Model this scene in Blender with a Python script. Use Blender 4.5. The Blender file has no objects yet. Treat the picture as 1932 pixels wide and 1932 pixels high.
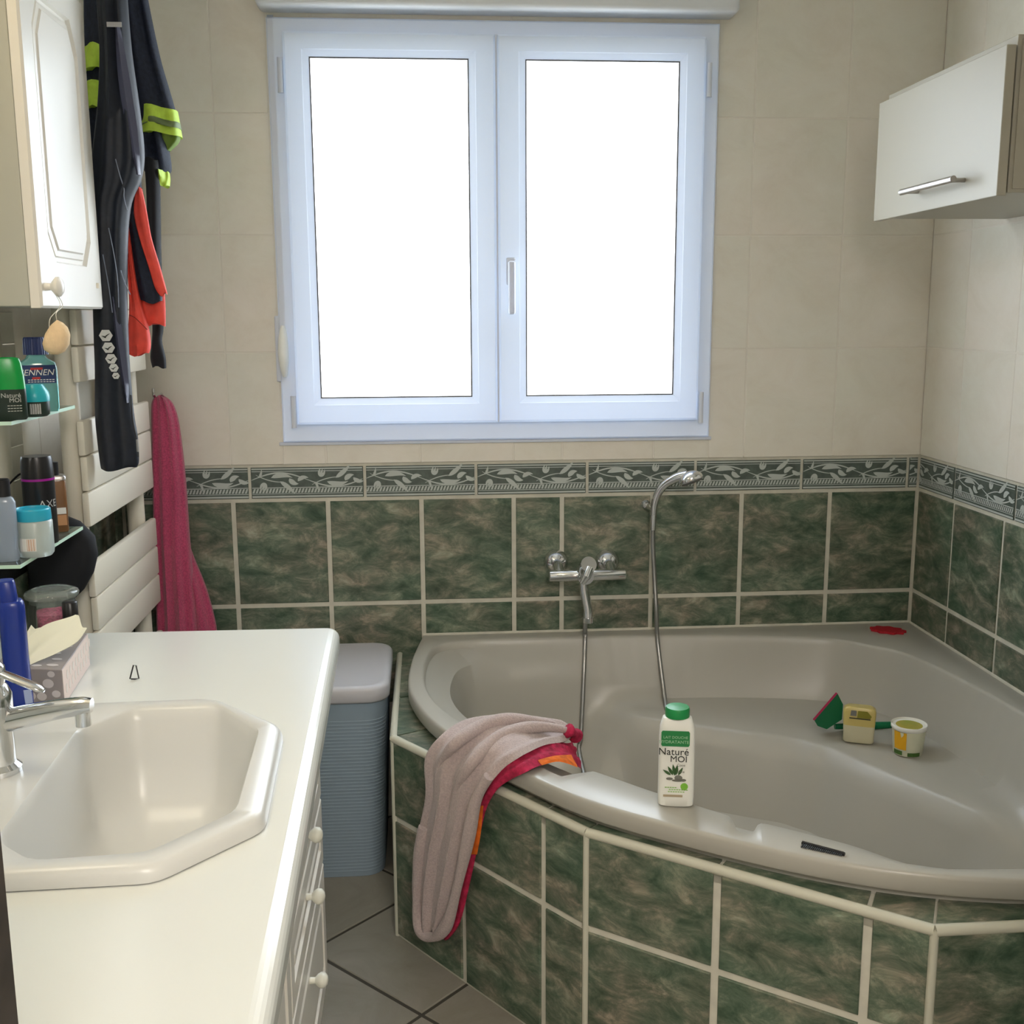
import bpy, bmesh, math, random
from mathutils import Vector, Matrix, geometry
random.seed(4)
S = bpy.context.scene
COL = S.collection

# ---------------------------------------------------------------- camera
F_PX, PITCH, YAW, ROLL = 2062.16, 0.1787, 0.0768, -0.005
CAM = Vector((-1.3615, -2.918, 1.4002))
fw = Vector((math.sin(YAW)*math.cos(PITCH), math.cos(YAW)*math.cos(PITCH), -math.sin(PITCH)))
r0 = Vector((math.cos(YAW), -math.sin(YAW), 0)); u0 = r0.cross(fw)
rt = r0*math.cos(ROLL) + u0*math.sin(ROLL); up = -r0*math.sin(ROLL) + u0*math.cos(ROLL)
cam = bpy.data.cameras.new('camera'); cam_o = bpy.data.objects.new('camera', cam); COL.objects.link(cam_o)
cam.sensor_width = 36; cam.lens = 36*F_PX/1932; cam.clip_start = 0.02
m = Matrix((rt, up, -fw)).transposed().to_4x4(); m.translation = CAM
cam_o.matrix_world = m
S.camera = cam_o
# ---------------------------------------------------------------- world, light, exposure
S.view_settings.view_transform = 'Standard'; S.view_settings.look = 'None'
S.view_settings.gamma = 1; S.view_settings.use_curve_mapping = False
S.view_settings.exposure = 0.8
W = bpy.data.worlds.new('daylight'); S.world = W; W.use_nodes = True
bg = W.node_tree.nodes['Background']; bg.inputs[0].default_value = (.86, .93, 1, 1); bg.inputs[1].default_value = 3.0
WINDOW_L = 2.0      # luminance of the frosted panes
LAMP_W = 0.3       # vanity lamp over the mirror (watts)
HALL_FILL_W = 60.0        # added fill lamp on the unseen hallway ceiling, lifts the walls

# ---------------------------------------------------------------- measuring helpers (points on real planes)
def ray(px, py): return fw*F_PX + rt*(px-966) - up*(py-966)
def on(ax, val, px, py):
    d = ray(px, py); return CAM + d*((val-CAM[ax])/d[ax])
def on_x(v, px, py): return on(0, v, px, py)
def on_y(v, px, py): return on(1, v, px, py)
def on_z(v, px, py): return on(2, v, px, py)
def on_wall(A, B, off, px, py):
    d = ray(px, py); n = Vector((A[1]-B[1], B[0]-A[0], 0)).normalized()
    if n.dot(Vector((-1, -1, 0))) < 0: n = -n
    a = Vector((A[0], A[1], 0)) + n*off
    return CAM + d*((a-CAM).dot(n)/d.dot(n))

# ---------------------------------------------------------------- materials
def mat(name, col, rough=.5, metal=0, spec=.5, noise=0, nscale=20, bump=0, bscale=60, trans=0, emit=None, es=0, ior=1.45, sheen=0, col2=None):
    M = bpy.data.materials.new(name); M.use_nodes = True; nt = M.node_tree; b = nt.nodes['Principled BSDF']
    b.inputs['Base Color'].default_value = (*col, 1); b.inputs['Roughness'].default_value = rough
    b.inputs['Metallic'].default_value = metal; b.inputs['Specular IOR Level'].default_value = spec
    b.inputs['Transmission Weight'].default_value = trans; b.inputs['IOR'].default_value = ior
    if sheen: b.inputs['Sheen Weight'].default_value = sheen
    if emit: b.inputs['Emission Color'].default_value = (*emit, 1); b.inputs['Emission Strength'].default_value = es
    if noise or bump:
        tc = nt.nodes.new('ShaderNodeTexCoord')
    if noise:
        n = nt.nodes.new('ShaderNodeTexNoise'); n.inputs['Scale'].default_value = nscale; n.inputs['Detail'].default_value = 5
        nt.links.new(tc.outputs['Object'], n.inputs['Vector'])
        rp = nt.nodes.new('ShaderNodeValToRGB'); rp.color_ramp.elements[0].position = .3; rp.color_ramp.elements[1].position = .7
        c2 = col2 or tuple(min(1, c*(1+noise)) for c in col)
        rp.color_ramp.elements[0].color = (*[c*(1-noise) for c in col], 1) if not col2 else (*col, 1)
        rp.color_ramp.elements[1].color = (*c2, 1)
        nt.links.new(n.outputs['Fac'], rp.inputs[0]); nt.links.new(rp.outputs[0], b.inputs['Base Color'])
    if bump:
        n2 = nt.nodes.new('ShaderNodeTexNoise'); n2.inputs['Scale'].default_value = bscale; n2.inputs['Detail'].default_value = 4
        nt.links.new(tc.outputs['Object'], n2.inputs['Vector'])
        bp = nt.nodes.new('ShaderNodeBump'); bp.inputs['Strength'].default_value = bump; bp.inputs['Distance'].default_value = .002
        nt.links.new(n2.outputs['Fac'], bp.inputs['Height']); nt.links.new(bp.outputs[0], b.inputs['Normal'])
    return M

def marble(name, ramp, scale, rough, streak=(1, 1, 1), dist=1.2, tint=.2):
    M = bpy.data.materials.new(name); M.use_nodes = True; nt = M.node_tree; b = nt.nodes['Principled BSDF']; N = nt.nodes.new
    tc = N('ShaderNodeTexCoord'); oi = N('ShaderNodeObjectInfo')
    mul = N('ShaderNodeVectorMath'); mul.operation = 'SCALE'; mul.inputs[0].default_value = (37, 71, 13)
    nt.links.new(oi.outputs['Random'], mul.inputs['Scale'])
    mp = N('ShaderNodeMapping'); mp.inputs['Rotation'].default_value = (0, 0, .6); mp.inputs['Scale'].default_value = streak
    add = N('ShaderNodeVectorMath'); nt.links.new(tc.outputs['Object'], mp.inputs[0])
    nt.links.new(mp.outputs[0], add.inputs[0]); nt.links.new(mul.outputs[0], add.inputs[1])
    n = N('ShaderNodeTexNoise'); n.inputs['Scale'].default_value = scale; n.inputs['Detail'].default_value = 9
    n.inputs['Roughness'].default_value = .72; n.inputs['Distortion'].default_value = dist
    nt.links.new(add.outputs[0], n.inputs['Vector'])
    rp = N('ShaderNodeValToRGB'); cr = rp.color_ramp
    while len(cr.elements) < len(ramp): cr.elements.new(.5)
    for e, (p, c) in zip(cr.elements, ramp): e.position = p; e.color = (*c, 1)
    nt.links.new(n.outputs['Fac'], rp.inputs[0])
    n2 = N('ShaderNodeTexNoise'); n2.inputs['Scale'].default_value = scale*.45; n2.inputs['Detail'].default_value = 4
    nt.links.new(add.outputs[0], n2.inputs['Vector'])
    rp2 = N('ShaderNodeValToRGB'); rp2.color_ramp.elements[0].position = .35; rp2.color_ramp.elements[1].position = .65
    rp2.color_ramp.elements[0].color = (1-tint, 1, 1-.6*tint, 1); rp2.color_ramp.elements[1].color = (1+.5*tint, 1, 1-.3*tint, 1)
    nt.links.new(n2.outputs['Fac'], rp2.inputs[0])
    mx = N('ShaderNodeMix'); mx.data_type = 'RGBA'; mx.blend_type = 'MULTIPLY'; mx.inputs['Factor'].default_value = 1
    nt.links.new(rp.outputs[0], mx.inputs['A']); nt.links.new(rp2.outputs[0], mx.inputs['B'])
    nt.links.new(mx.outputs['Result'], b.inputs['Base Color']); b.inputs['Roughness'].default_value = rough
    return M

GREEN = marble('green_marbled_tile', [(.28, (.02, .045, .03)), (.42, (.07, .10, .07)), (.52, (.14, .155, .12)), (.60, (.25, .24, .19)), (.72, (.42, .40, .33))], 13, .42, (1, 1.9, 1), .45)
BEIGE = marble('beige_mottled_tile', [(.25, (.70, .65, .56)), (.5, (.76, .72, .64)), (.75, (.80, .77, .70))], 6, .30, (1, 1.3, 1), .5, tint=.03)
FLOORM = marble('beige_floor_tile', [(.25, (.23, .21, .17)), (.5, (.28, .26, .215)), (.75, (.33, .30, .26))], 5, .4, tint=.02)
GROUT = mat('cream_grout', (.60, .58, .49), .85, noise=.08, nscale=30)
GROUTB = mat('beige_grout', (.75, .71, .63), .85)
GROUTF = mat('dark_floor_grout', (.06, .055, .045), .9)
FRZ = mat('dark_grey_green_glaze', (.09, .115, .10), .35, noise=.2, nscale=60)
FRZL = mat('pale_grey_relief', (.46, .50, .47), .45)
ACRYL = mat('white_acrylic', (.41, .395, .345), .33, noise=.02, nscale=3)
PVC = mat('white_pvc', (.74, .79, .90), .35)
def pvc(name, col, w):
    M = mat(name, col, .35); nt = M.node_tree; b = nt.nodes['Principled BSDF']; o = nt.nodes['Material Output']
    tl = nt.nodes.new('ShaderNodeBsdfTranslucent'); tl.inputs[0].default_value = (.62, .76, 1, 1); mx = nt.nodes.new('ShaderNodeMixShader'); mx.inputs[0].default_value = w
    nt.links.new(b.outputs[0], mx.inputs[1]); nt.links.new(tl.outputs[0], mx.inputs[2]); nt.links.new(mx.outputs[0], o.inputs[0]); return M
PVC = pvc('pvc_with_painted_glow', (.78, .82, .90), .16)  # blue tint and translucency imitate the bright window's glow over the frame
PVCD = mat('dark_window_gasket', (.12, .12, .13), .7)  # dark grey of the thin glazing gasket itself
WHITEL = mat('white_laminate', (.72, .735, .69), .18, spec=.8)
WHITEP = mat('white_lacquer', (.84, .81, .74), .3)
CERAM = mat('white_ceramic', (.62, .62, .59), .3)
CREAM = mat('cream_enamel', (.82, .77, .65), .4)
CHROME = mat('chrome', (.75, .76, .77), .12, 1)
STEEL = mat('brushed_steel', (.45, .43, .41), .35, 1)
HOSE = mat('ribbed_chrome_hose', (.40, .40, .39), .38, 1)
BIN = mat('blue_grey_plastic', (.27, .35, .42), .55)
BINL = mat('pale_lid_plastic', (.50, .50, .53), .45)
NAVY = mat('navy_fabric', (.010, .016, .034), .75, noise=.3, nscale=120, bump=.3, bscale=300)
NAVY2 = mat('shiny_navy_fabric', (.010, .014, .024), .55, noise=.2, nscale=90)
SHINE = mat('grey_violet_satin', (.07, .075, .12), .35)
NEON = mat('neon_yellow_tape', (.50, .72, .07), .6, noise=.1, nscale=80)
NEOND = mat('dark_print_on_tape', (.16, .22, .09), .6)
RED = mat('coral_red_fabric', (.76, .07, .045), .7, noise=.12, nscale=50)
BLACKF = mat('black_fabric', (.008, .009, .012), .8)
PINK = mat('dusty_pink_terry', (.50, .065, .15), .95, noise=.25, nscale=260, bump=1, bscale=500, sheen=.4)
TERRY = mat('pale_mauve_terry', (.48, .39, .37), .95, noise=.14, nscale=260, bump=1, bscale=450, sheen=.3)
LINING = mat('crimson_towel_back', (.40, .015, .06), .9, noise=.4, nscale=70, bump=.6, bscale=300)
ORANGE = mat('orange_towel_print', (.68, .14, .01), .9, noise=.3, nscale=60)
GLASS = mat('clear_glass', (.93, 1, .97), .02, trans=1)
GLASSG = mat('green_edged_shelf_glass', (.80, .97, .90), .04, trans=1)
def thin_glass(name, col, diff):
    M = bpy.data.materials.new(name); M.use_nodes = True; nt = M.node_tree; nt.nodes.clear(); N = nt.nodes.new
    out = N('ShaderNodeOutputMaterial'); tr = N('ShaderNodeBsdfTransparent'); tr.inputs[0].default_value = (*col, 1)
    gl = N('ShaderNodeBsdfGlossy'); gl.inputs['Roughness'].default_value = .03; df = N('ShaderNodeBsdfDiffuse'); df.inputs[0].default_value = (.75, .85, .78, 1)
    fr = N('ShaderNodeFresnel'); fr.inputs[0].default_value = 1.45; m1 = N('ShaderNodeMixShader'); m2 = N('ShaderNodeMixShader'); m1.inputs[0].default_value = diff
    L = nt.links.new; L(tr.outputs[0], m1.inputs[1]); L(df.outputs[0], m1.inputs[2]); L(fr.outputs[0], m2.inputs[0]); L(m1.outputs[0], m2.inputs[1]); L(gl.outputs[0], m2.inputs[2]); L(m2.outputs[0], out.inputs[0])
    return M
SHELFG = thin_glass('pale_green_shelf_glass', (.90, .96, .92), .12)
LIDG = thin_glass('milky_lid_glass', (.93, .92, .92), .22)
THING = thin_glass('thin_clear_glass', (.93, .95, .94), .06)
EDGEG = mat('bright_green_glass_edge', (.62, .85, .70), .3)
MIRROR = mat('silvered_mirror', (.85, .88, .86), .01, 1)
DARKW = mat('dark_brown_wood', (.045, .035, .028), .6, noise=.3, nscale=30)
WHITEB = mat('white_bottle_plastic', (.80, .80, .74), .35)
GRNCAP = mat('green_cap_plastic', (.015, .26, .07), .35)
GRNLAB = mat('green_print', (.02, .21, .06), .5)
LIME = mat('lime_print', (.20, .48, .05), .5)
INK = mat('dark_ink', (.03, .035, .03), .5)
LEAFI = mat('leaf_print', (.04, .10, .03), .6)
PEBBLE = mat('grey_pebble_print', (.17, .17, .14), .6)
BLUEB = mat('glossy_royal_blue', (.012, .035, .27), .25)
BLUED = mat('dark_blue_label', (.008, .03, .13), .4)
BLUECAP = mat('navy_ribbed_cap', (.02, .035, .13), .4)
AQUA = mat('aqua_liquid', (.30, .72, .72), .08, trans=.75)
CYAN = mat('cyan_lid_plastic', (.03, .42, .60), .3)
TEAL = mat('turquoise_lid_plastic', (.02, .40, .48), .3)
EMER = mat('glossy_emerald', (.0, .30, .05), .25)
DKGRN = mat('dark_bottle_label', (.015, .03, .022), .35)
BLACKP = mat('black_plastic', (.012, .012, .014), .3)
MAG = mat('magenta_band', (.35, .01, .30), .3)
TINT = mat('frosted_clear_plastic', (.62, .70, .68), .3, trans=.35)
GEL = mat('pale_blue_gel', (.42, .50, .62), .15, trans=.4)
LABELW = mat('printed_white_label', (.80, .80, .78), .5)
LABELO = mat('orange_brown_label', (.55, .28, .13), .5)
AMBER = mat('amber_perfume', (.30, .15, .07), .1, trans=.3)
SALT = mat('pink_bath_salt', (.70, .12, .25), .8, noise=.4, nscale=220, bump=1, bscale=300)
SPONGE = mat('konjac_sponge', (.83, .62, .38), .9, noise=.06, nscale=60, bump=.5, bscale=200)
STRING = mat('white_cord', (.8, .78, .7), .8)
TISSUE = mat('cream_tissue', (.84, .84, .70), .9)
BOXM = mat('grey_mauve_card', (.30, .27, .265), .6)
BOXL = mat('pink_cream_card', (.82, .68, .62), .6)
DOTS = mat('pale_petal_print', (.60, .56, .56), .6)
DOTP = mat('ivory_petal_print', (.80, .72, .66), .6)
YELLOWT = mat('yellow_shampoo', (.62, .50, .17), .3, trans=.1)
YELLOWL = mat('pale_yellow_lower_bottle', (.62, .58, .40), .35)
YEL = mat('orange_yellow_print', (.72, .38, .01), .5)
PINKP = mat('pink_plastic', (.42, .02, .09), .5)
DGRN = mat('dark_green_plastic', (.005, .13, .05), .5)
REDM = mat('red_rubber', (.42, .006, .018), .6)
WALLP = mat('hall_paint', (.55, .52, .46), .8)
CEIL = mat('white_ceiling', (.75, .73, .68), .9)
LAMPG = mat('lit_lamp_glass', (1, .9, .7), .4, emit=(1, .83, .56), es=14)

# ---------------------------------------------------------------- object helpers
def finish(bm, name, M, parent=None, loc=None, smooth=False):
    me = bpy.data.meshes.new(name)
    bmesh.ops.recalc_face_normals(bm, faces=bm.faces)
    if loc is None: loc = parent_loc(parent)
    bmesh.ops.translate(bm, verts=bm.verts, vec=-Vector(loc))
    bm.to_mesh(me); bm.free()
    if smooth is not False:
        for p in me.polygons: p.use_smooth = True
        me.set_sharp_from_angle(angle=math.radians(smooth if smooth is not True else 45))
    me.materials.append(M)
    o = bpy.data.objects.new(name, me); COL.objects.link(o)
    if parent: o.parent = parent; o.location = Vector(loc) - parent_loc(parent)
    else: o.location = loc
    return o
def parent_loc(o):
    v = Vector((0, 0, 0))
    while o: v += o.location; o = o.parent
    return v
def thing(name, label, cat, loc=(0, 0, 0), group=None):
    o = bpy.data.objects.new(name, None); COL.objects.link(o); o.location = loc; o.empty_display_size = .05
    o['label'] = label; o['category'] = cat
    if group: o['group'] = group
    return o
def tag(o, label, cat, group=None):
    o['label'] = label; o['category'] = cat
    if group: o['group'] = group
    return o
def struct(o): o['kind'] = 'structure'; return o
def box(x0, x1, y0, y1, z0, z1, bev=0, seg=2, bm=None):
    b = bmesh.new()
    vs = [b.verts.new((x, y, z)) for x in (x0, x1) for y in (y0, y1) for z in (z0, z1)]
    for f in ((0, 1, 3, 2), (4, 6, 7, 5), (0, 4, 5, 1), (2, 3, 7, 6), (0, 2, 6, 4), (1, 5, 7, 3)): b.faces.new([vs[i] for i in f])
    if bev: bmesh.ops.bevel(b, geom=b.edges[:], offset=bev, segments=seg, profile=.5, affect='EDGES')
    if bm is not None:
        merge(bm, b); return bm
    return b
def merge(a, b):
    me = bpy.data.meshes.new('t'); b.to_mesh(me); b.free(); a.from_mesh(me); bpy.data.meshes.remove(me); return a
def loft(rings, cap0=True, cap1=True, closed=True, bm=None):
    b = bm or bmesh.new(); R = [[b.verts.new(p) for p in r] for r in rings]; n = len(R[0])
    for i in range(len(R)-1):
        for j in range(n if closed else n-1):
            k = (j+1) % n
            try: b.faces.new((R[i][j], R[i][k], R[i+1][k], R[i+1][j]))
            except ValueError: pass
    if closed and cap0: b.faces.new(R[0][::-1])
    if closed and cap1: b.faces.new(R[-1])
    return b
def lathe(c, prof, n=32, sx=1, sy=1, rot=0, cap0=True, cap1=True, bm=None):
    cx, cy = c[0], c[1]; cz = c[2] if len(c) > 2 else 0
    rings = []
    for r, z in prof:
        rr = []
        for i in range(n):
            a = 2*math.pi*i/n; x = r*math.cos(a)*sx; y = r*math.sin(a)*sy
            rr.append((cx+x*math.cos(rot)-y*math.sin(rot), cy+x*math.sin(rot)+y*math.cos(rot), cz+z))
        rings.append(rr)
    return loft(rings, cap0, cap1, bm=bm)
def superell(c, prof, n=40, p=4, rot=0, bm=None):
    """prof: (half_x, half_y, z) rounded rectangle sections"""
    rings = []
    for hx, hy, z in prof:
        rr = []
        for i in range(n):
            a = 2*math.pi*i/n; ca, sa = math.cos(a), math.sin(a)
            x = hx*math.copysign(abs(ca)**(2/p), ca); y = hy*math.copysign(abs(sa)**(2/p), sa)
            rr.append((c[0]+x*math.cos(rot)-y*math.sin(rot), c[1]+x*math.sin(rot)+y*math.cos(rot), z))
        rings.append(rr)
    return loft(rings, bm=bm)
def tube(pts, rad, n=10, bm=None, cap=True):
    pts = [Vector(p) for p in pts]; rings = []
    rads = rad if isinstance(rad, (list, tuple)) else [rad]*len(pts)
    t0 = (pts[1]-pts[0]).normalized(); ref = Vector((0, 0, 1)) if abs(t0.z) < .9 else Vector((1, 0, 0))
    nrm = (ref - t0*ref.dot(t0)).normalized()
    for i, p in enumerate(pts):
        t = (pts[min(i+1, len(pts)-1)] - pts[max(i-1, 0)]).normalized()
        nrm = (nrm - t*nrm.dot(t)).normalized(); bi = t.cross(nrm)
        rings.append([p + (nrm*math.cos(2*math.pi*k/n) + bi*math.sin(2*math.pi*k/n))*rads[i] for k in range(n)])
    return loft(rings, cap, cap, bm=bm)
def spline(P, k=8):
    P = [Vector(p) for p in P]; out = []
    for i in range(len(P)-1):
        p0 = P[max(i-1, 0)]; p1 = P[i]; p2 = P[i+1]; p3 = P[min(i+2, len(P)-1)]
        for s in range(k):
            t = s/k
            out.append(.5*((2*p1) + (p2-p0)*t + (2*p0-5*p1+4*p2-p3)*t*t + (3*p1-p0-3*p2+p3)*t**3))
    out.append(P[-1]); return out
def prism(poly, origin, ax, ay, depth, bm=None, off=0):
    """extrude a 2-D polygon laid out along ax, ay by depth along ax x ay"""
    ax = Vector(ax).normalized(); ay = Vector(ay).normalized(); n = ax.cross(ay); o = Vector(origin)
    a = [o + ax*p[0] + ay*p[1] + n*off for p in poly]; c = [p + n*depth for p in a]
    return loft([a, c], bm=bm)
def ellipse(cx, cy, rx, ry, n=18, rot=0):
    return [(cx+rx*math.cos(t)*math.cos(rot)-ry*math.sin(t)*math.sin(rot), cy+rx*math.cos(t)*math.sin(rot)+ry*math.sin(t)*math.cos(rot)) for t in [2*math.pi*i/n for i in range(n)]]
def text_bm(s, size, origin, ax, ay, align='LEFT', depth=.0004, shear=0, bend=None):
    cu = bpy.data.curves.new('t', 'FONT'); cu.body = s; cu.size = size; cu.align_x = align; cu.extrude = depth/2; cu.shear = shear; cu.resolution_u = 3
    o = bpy.data.objects.new('t', cu); COL.objects.link(o)
    dg = bpy.context.evaluated_depsgraph_get(); me = bpy.data.meshes.new_from_object(o.evaluated_get(dg))
    b = bmesh.new(); b.from_mesh(me); bpy.data.objects.remove(o); bpy.data.curves.remove(cu); bpy.data.meshes.remove(me)
    ax = Vector(ax).normalized(); ay = Vector(ay).normalized(); n = ax.cross(ay); og = Vector(origin)
    for v in b.verts:
        p = v.co.copy()
        v.co = og + ax*p.x + ay*p.y + n*(p.z+depth/2)
        if bend: v.co = bend(v.co)
    return b

# ---------------------------------------------------------------- tiles
_tile = {}
def tile_mesh(w, h, M, t=.004, ch=.0018):
    k = (round(w, 4), round(h, 4), M.name, t)
    if k in _tile: return _tile[k]
    b = bmesh.new(); L = []
    for ins, z in ((0, 0), (0, t-ch), (ch, t)):
        L.append([(sx*(w/2-ins), sy*(h/2-ins), z) for sx, sy in ((-1, -1), (1, -1), (1, 1), (-1, 1))])
    loft(L, bm=b)
    me = bpy.data.meshes.new('tile'); bmesh.ops.recalc_face_normals(b, faces=b.faces); b.to_mesh(me); b.free(); me.materials.append(M)
    _tile[k] = me; return me
def put_tile(parent, name, w, h, c, ax, ay, M, t=.004):
    """c centre, ax/ay in-plane axes; normal ax x ay faces the room"""
    o = bpy.data.objects.new(name, tile_mesh(w, h, M, t)); COL.objects.link(o); o.parent = parent
    ax = Vector(ax).normalized(); ay = Vector(ay).normalized(); n = ax.cross(ay)
    mm = Matrix((ax, ay, n)).transposed().to_4x4(); mm.translation = Vector(c) - parent_loc(parent)
    o.matrix_local = mm; return o
def poly_tile(parent, poly, nrm_off, M, name='tile'):
    """flat tile from a 3-D polygon, thickened along nrm_off"""
    b = loft([[Vector(p) for p in poly], [Vector(p)+Vector(nrm_off) for p in poly]])
    c = sum((Vector(p) for p in poly), Vector())/len(poly)
    return finish(b, name, M, parent, loc=c)

# relief of the scroll border, 30 x 9 cm, shared by every frieze tile
def scroll_bm(w=.294, h=.083):
    b = bmesh.new(); Z = .0006; X = Vector((1, 0, 0)); Yv = Vector((0, 1, 0))
    zc = [.0006]
    def strip(pts, wd):
        Z = zc[0]; zc[0] += .00002
        n = len(pts); L, R = [], []
        for i, p in enumerate(pts):
            a = Vector(pts[min(i+1, n-1)]) - Vector(pts[max(i-1, 0)]); a = Vector((-a.y, a.x)).normalized()
            q = wd*(math.sin(math.pi*(i+.6)/(n+.2))**.5)
            L.append(Vector(p)+a*q/2); R.append(Vector(p)-a*q/2)
        poly = [tuple(v) for v in L]+[tuple(v) for v in R[::-1]]
        k = len(L)
        a_ = [b.verts.new((p.x, p.y, Z)) for p in L]; c_ = [b.verts.new((p.x, p.y, Z)) for p in R]
        for i in range(k-1): b.faces.new((a_[i], c_[i], c_[i+1], a_[i+1]))
    def leaf(x, y, ang, l, wd, curl=.5):
        Z = zc[0]; zc[0] += .00002
        n = 9; pts = []
        for i in range(n):
            t = i/(n-1); a = ang+curl*t; 
            if i == 0: px, py = x, y
            else: px += l/(n-1)*math.cos(a); py += l/(n-1)*math.sin(a)
            pts.append((px, py))
        nn = len(pts); A, B = [], []
        for i, p in enumerate(pts):
            a = Vector(pts[min(i+1, nn-1)])-Vector(pts[max(i-1, 0)]); a = Vector((-a.y, a.x)).normalized()
            q = wd*math.sin(math.pi*min(1, (i/(nn-1))**.75))+.0004
            A.append(b.verts.new((p[0]+a.x*q/2, p[1]+a.y*q/2, Z))); B.append(b.verts.new((p[0]-a.x*q/2, p[1]-a.y*q/2, Z)))
        for i in range(nn-1): b.faces.new((A[i], B[i], B[i+1], A[i+1]))
    def flower(x, y, ang):
        for d, l in ((-.95, .024), (0, .022), (.95, .024)): leaf(x, y, ang+d, l, .0062, -d*1.3)
        for d in (-.35, .35): leaf(x, y, ang+d, .014, .004, 0)
    y0 = .008; x0 = -w/2
    for k in range(2):
        xo = x0 + k*w/2; s = 1 if k == 0 else -1
        strip([(xo+w/2*t, y0+s*.019*math.sin(math.pi*t)) for t in [i/14 for i in range(15)]], .0040)
        strip([(xo+.012+.07*t, y0+s*(.014-.04*t+.02*t*t)) for t in [i/9 for i in range(10)]], .0026)
        flower(xo+.035, y0-s*.007, (-1.9 if s > 0 else 1.3))
        leaf(xo+.052, y0+s*.006, s*.5, .058, .0125, -s*.9); leaf(xo+.075, y0-s*.004, -s*.55, .052, .012, -s*.3)
        leaf(xo+.10, y0+s*.004, s*-1.3, .030, .013, s*1.3); leaf(xo+.122, y0-s*.004, s*1.1, .032, .011, -s*1.4)
        leaf(xo+.02, y0+s*.006, s*.9, .024, .006, s*.6)
    for y, t in ((h/2-.004, .0035), (h/2-.0105, .0018), (-h/2+.0045, .0045), (-h/2+.012, .0016), (-h/2+.0285, .0022)):
        vs = [b.verts.new(p) for p in ((-w/2+.001, y-t/2, Z), (w/2-.001, y-t/2, Z), (w/2-.001, y+t/2, Z), (-w/2+.001, y+t/2, Z))]; b.faces.new(vs)
    n = 34
    for i in range(n):
        x = -w/2+.002+(w-.012)*i/(n-1)
        vs = [b.verts.new(p) for p in ((x-.001, -h/2+.0145, Z), (x+.0045, -h/2+.0145, Z), (x+.0085, -h/2+.0262, Z), (x+.004, -h/2+.0262, Z))]; b.faces.new(vs)
    for f in b.faces:
        f.normal_update()
        if f.normal.z < 0: f.normal_flip()
    me = bpy.data.meshes.new('scroll_relief'); b.to_mesh(me); b.free(); me.materials.append(FRZL); return me
SCROLL = scroll_bm()
def put_frieze(parent, c, ax, ay, w, off=0):
    o = put_tile(parent, 'frieze_tile', w, .083, c, ax, ay, FRZ, .004)
    if w > .28: me = SCROLL
    else:       # cut tile: clip the relief
        b = bmesh.new(); b.from_mesh(SCROLL); bmesh.ops.translate(b, verts=b.verts, vec=(off, 0, 0))
        for s in (-1, 1):
            bmesh.ops.bisect_plane(b, geom=b.verts[:]+b.edges[:]+b.faces[:], plane_co=(s*(w/2-.001), 0, 0), plane_no=(s, 0, 0), clear_outer=True)
        me = bpy.data.meshes.new('scroll_relief'); b.to_mesh(me); b.free(); me.materials.append(FRZL)
    rl = bpy.data.objects.new('scroll_relief', me); COL.objects.link(rl); rl.parent = o; rl.location = (0, 0, .0038)
    return o

# ---------------------------------------------------------------- room shell
XL, ZC, YF = -2.17, 2.46, -2.40
ZR, ZF0, ZF1 = .6252, .916, 1.006
TW, TH = .25, .2908
WX0, WX1, WZ0, WZ1 = -1.741, -.602, 1.072, 2.125     # window frame
wall_back = bmesh.new()
for a in ((XL-.2, WX0, 0, ZC), (WX1, .2, 0, ZC), (WX0, WX1, 0, WZ0), (WX0, WX1, WZ1, ZC)): box(a[0], a[1], .004, .26, a[2], a[3], bm=wall_back)
wall_back = struct(finish(wall_back, 'wall_back', GROUT, loc=(0, 0, 0)))
wall_right = struct(finish(box(.004, .2, YF-.1, .004, 0, ZC), 'wall_right', GROUT, loc=(0, 0, 0)))
wall_left = struct(finish(box(XL-.2, XL-.004, YF-.1, .004, 0, ZC), 'wall_left', GROUT, loc=(0, 0, 0)))
# beige mortar behind the upper tiles so their fine joints read beige
for nm, par, a in (('mortar_bed', wall_right, (.0008, .0045, YF, .002, ZF1+.008, ZC)), ('mortar_bed', wall_left, (XL-.0045, XL-.0008, YF, .002, ZF1+.008, ZC))):
    finish(box(*a), nm, GROUTB, par)
b = bmesh.new()
for a in ((XL, WX0, ZF1+.008, ZC), (WX1, 0, ZF1+.008, ZC), (WX0, WX1, ZF1+.008, WZ0), (WX0, WX1, WZ1, ZC)): box(a[0], a[1], .0008, .0045, a[2], a[3], bm=b)
finish(b, 'mortar_bed', GROUTB, wall_back)

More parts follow.
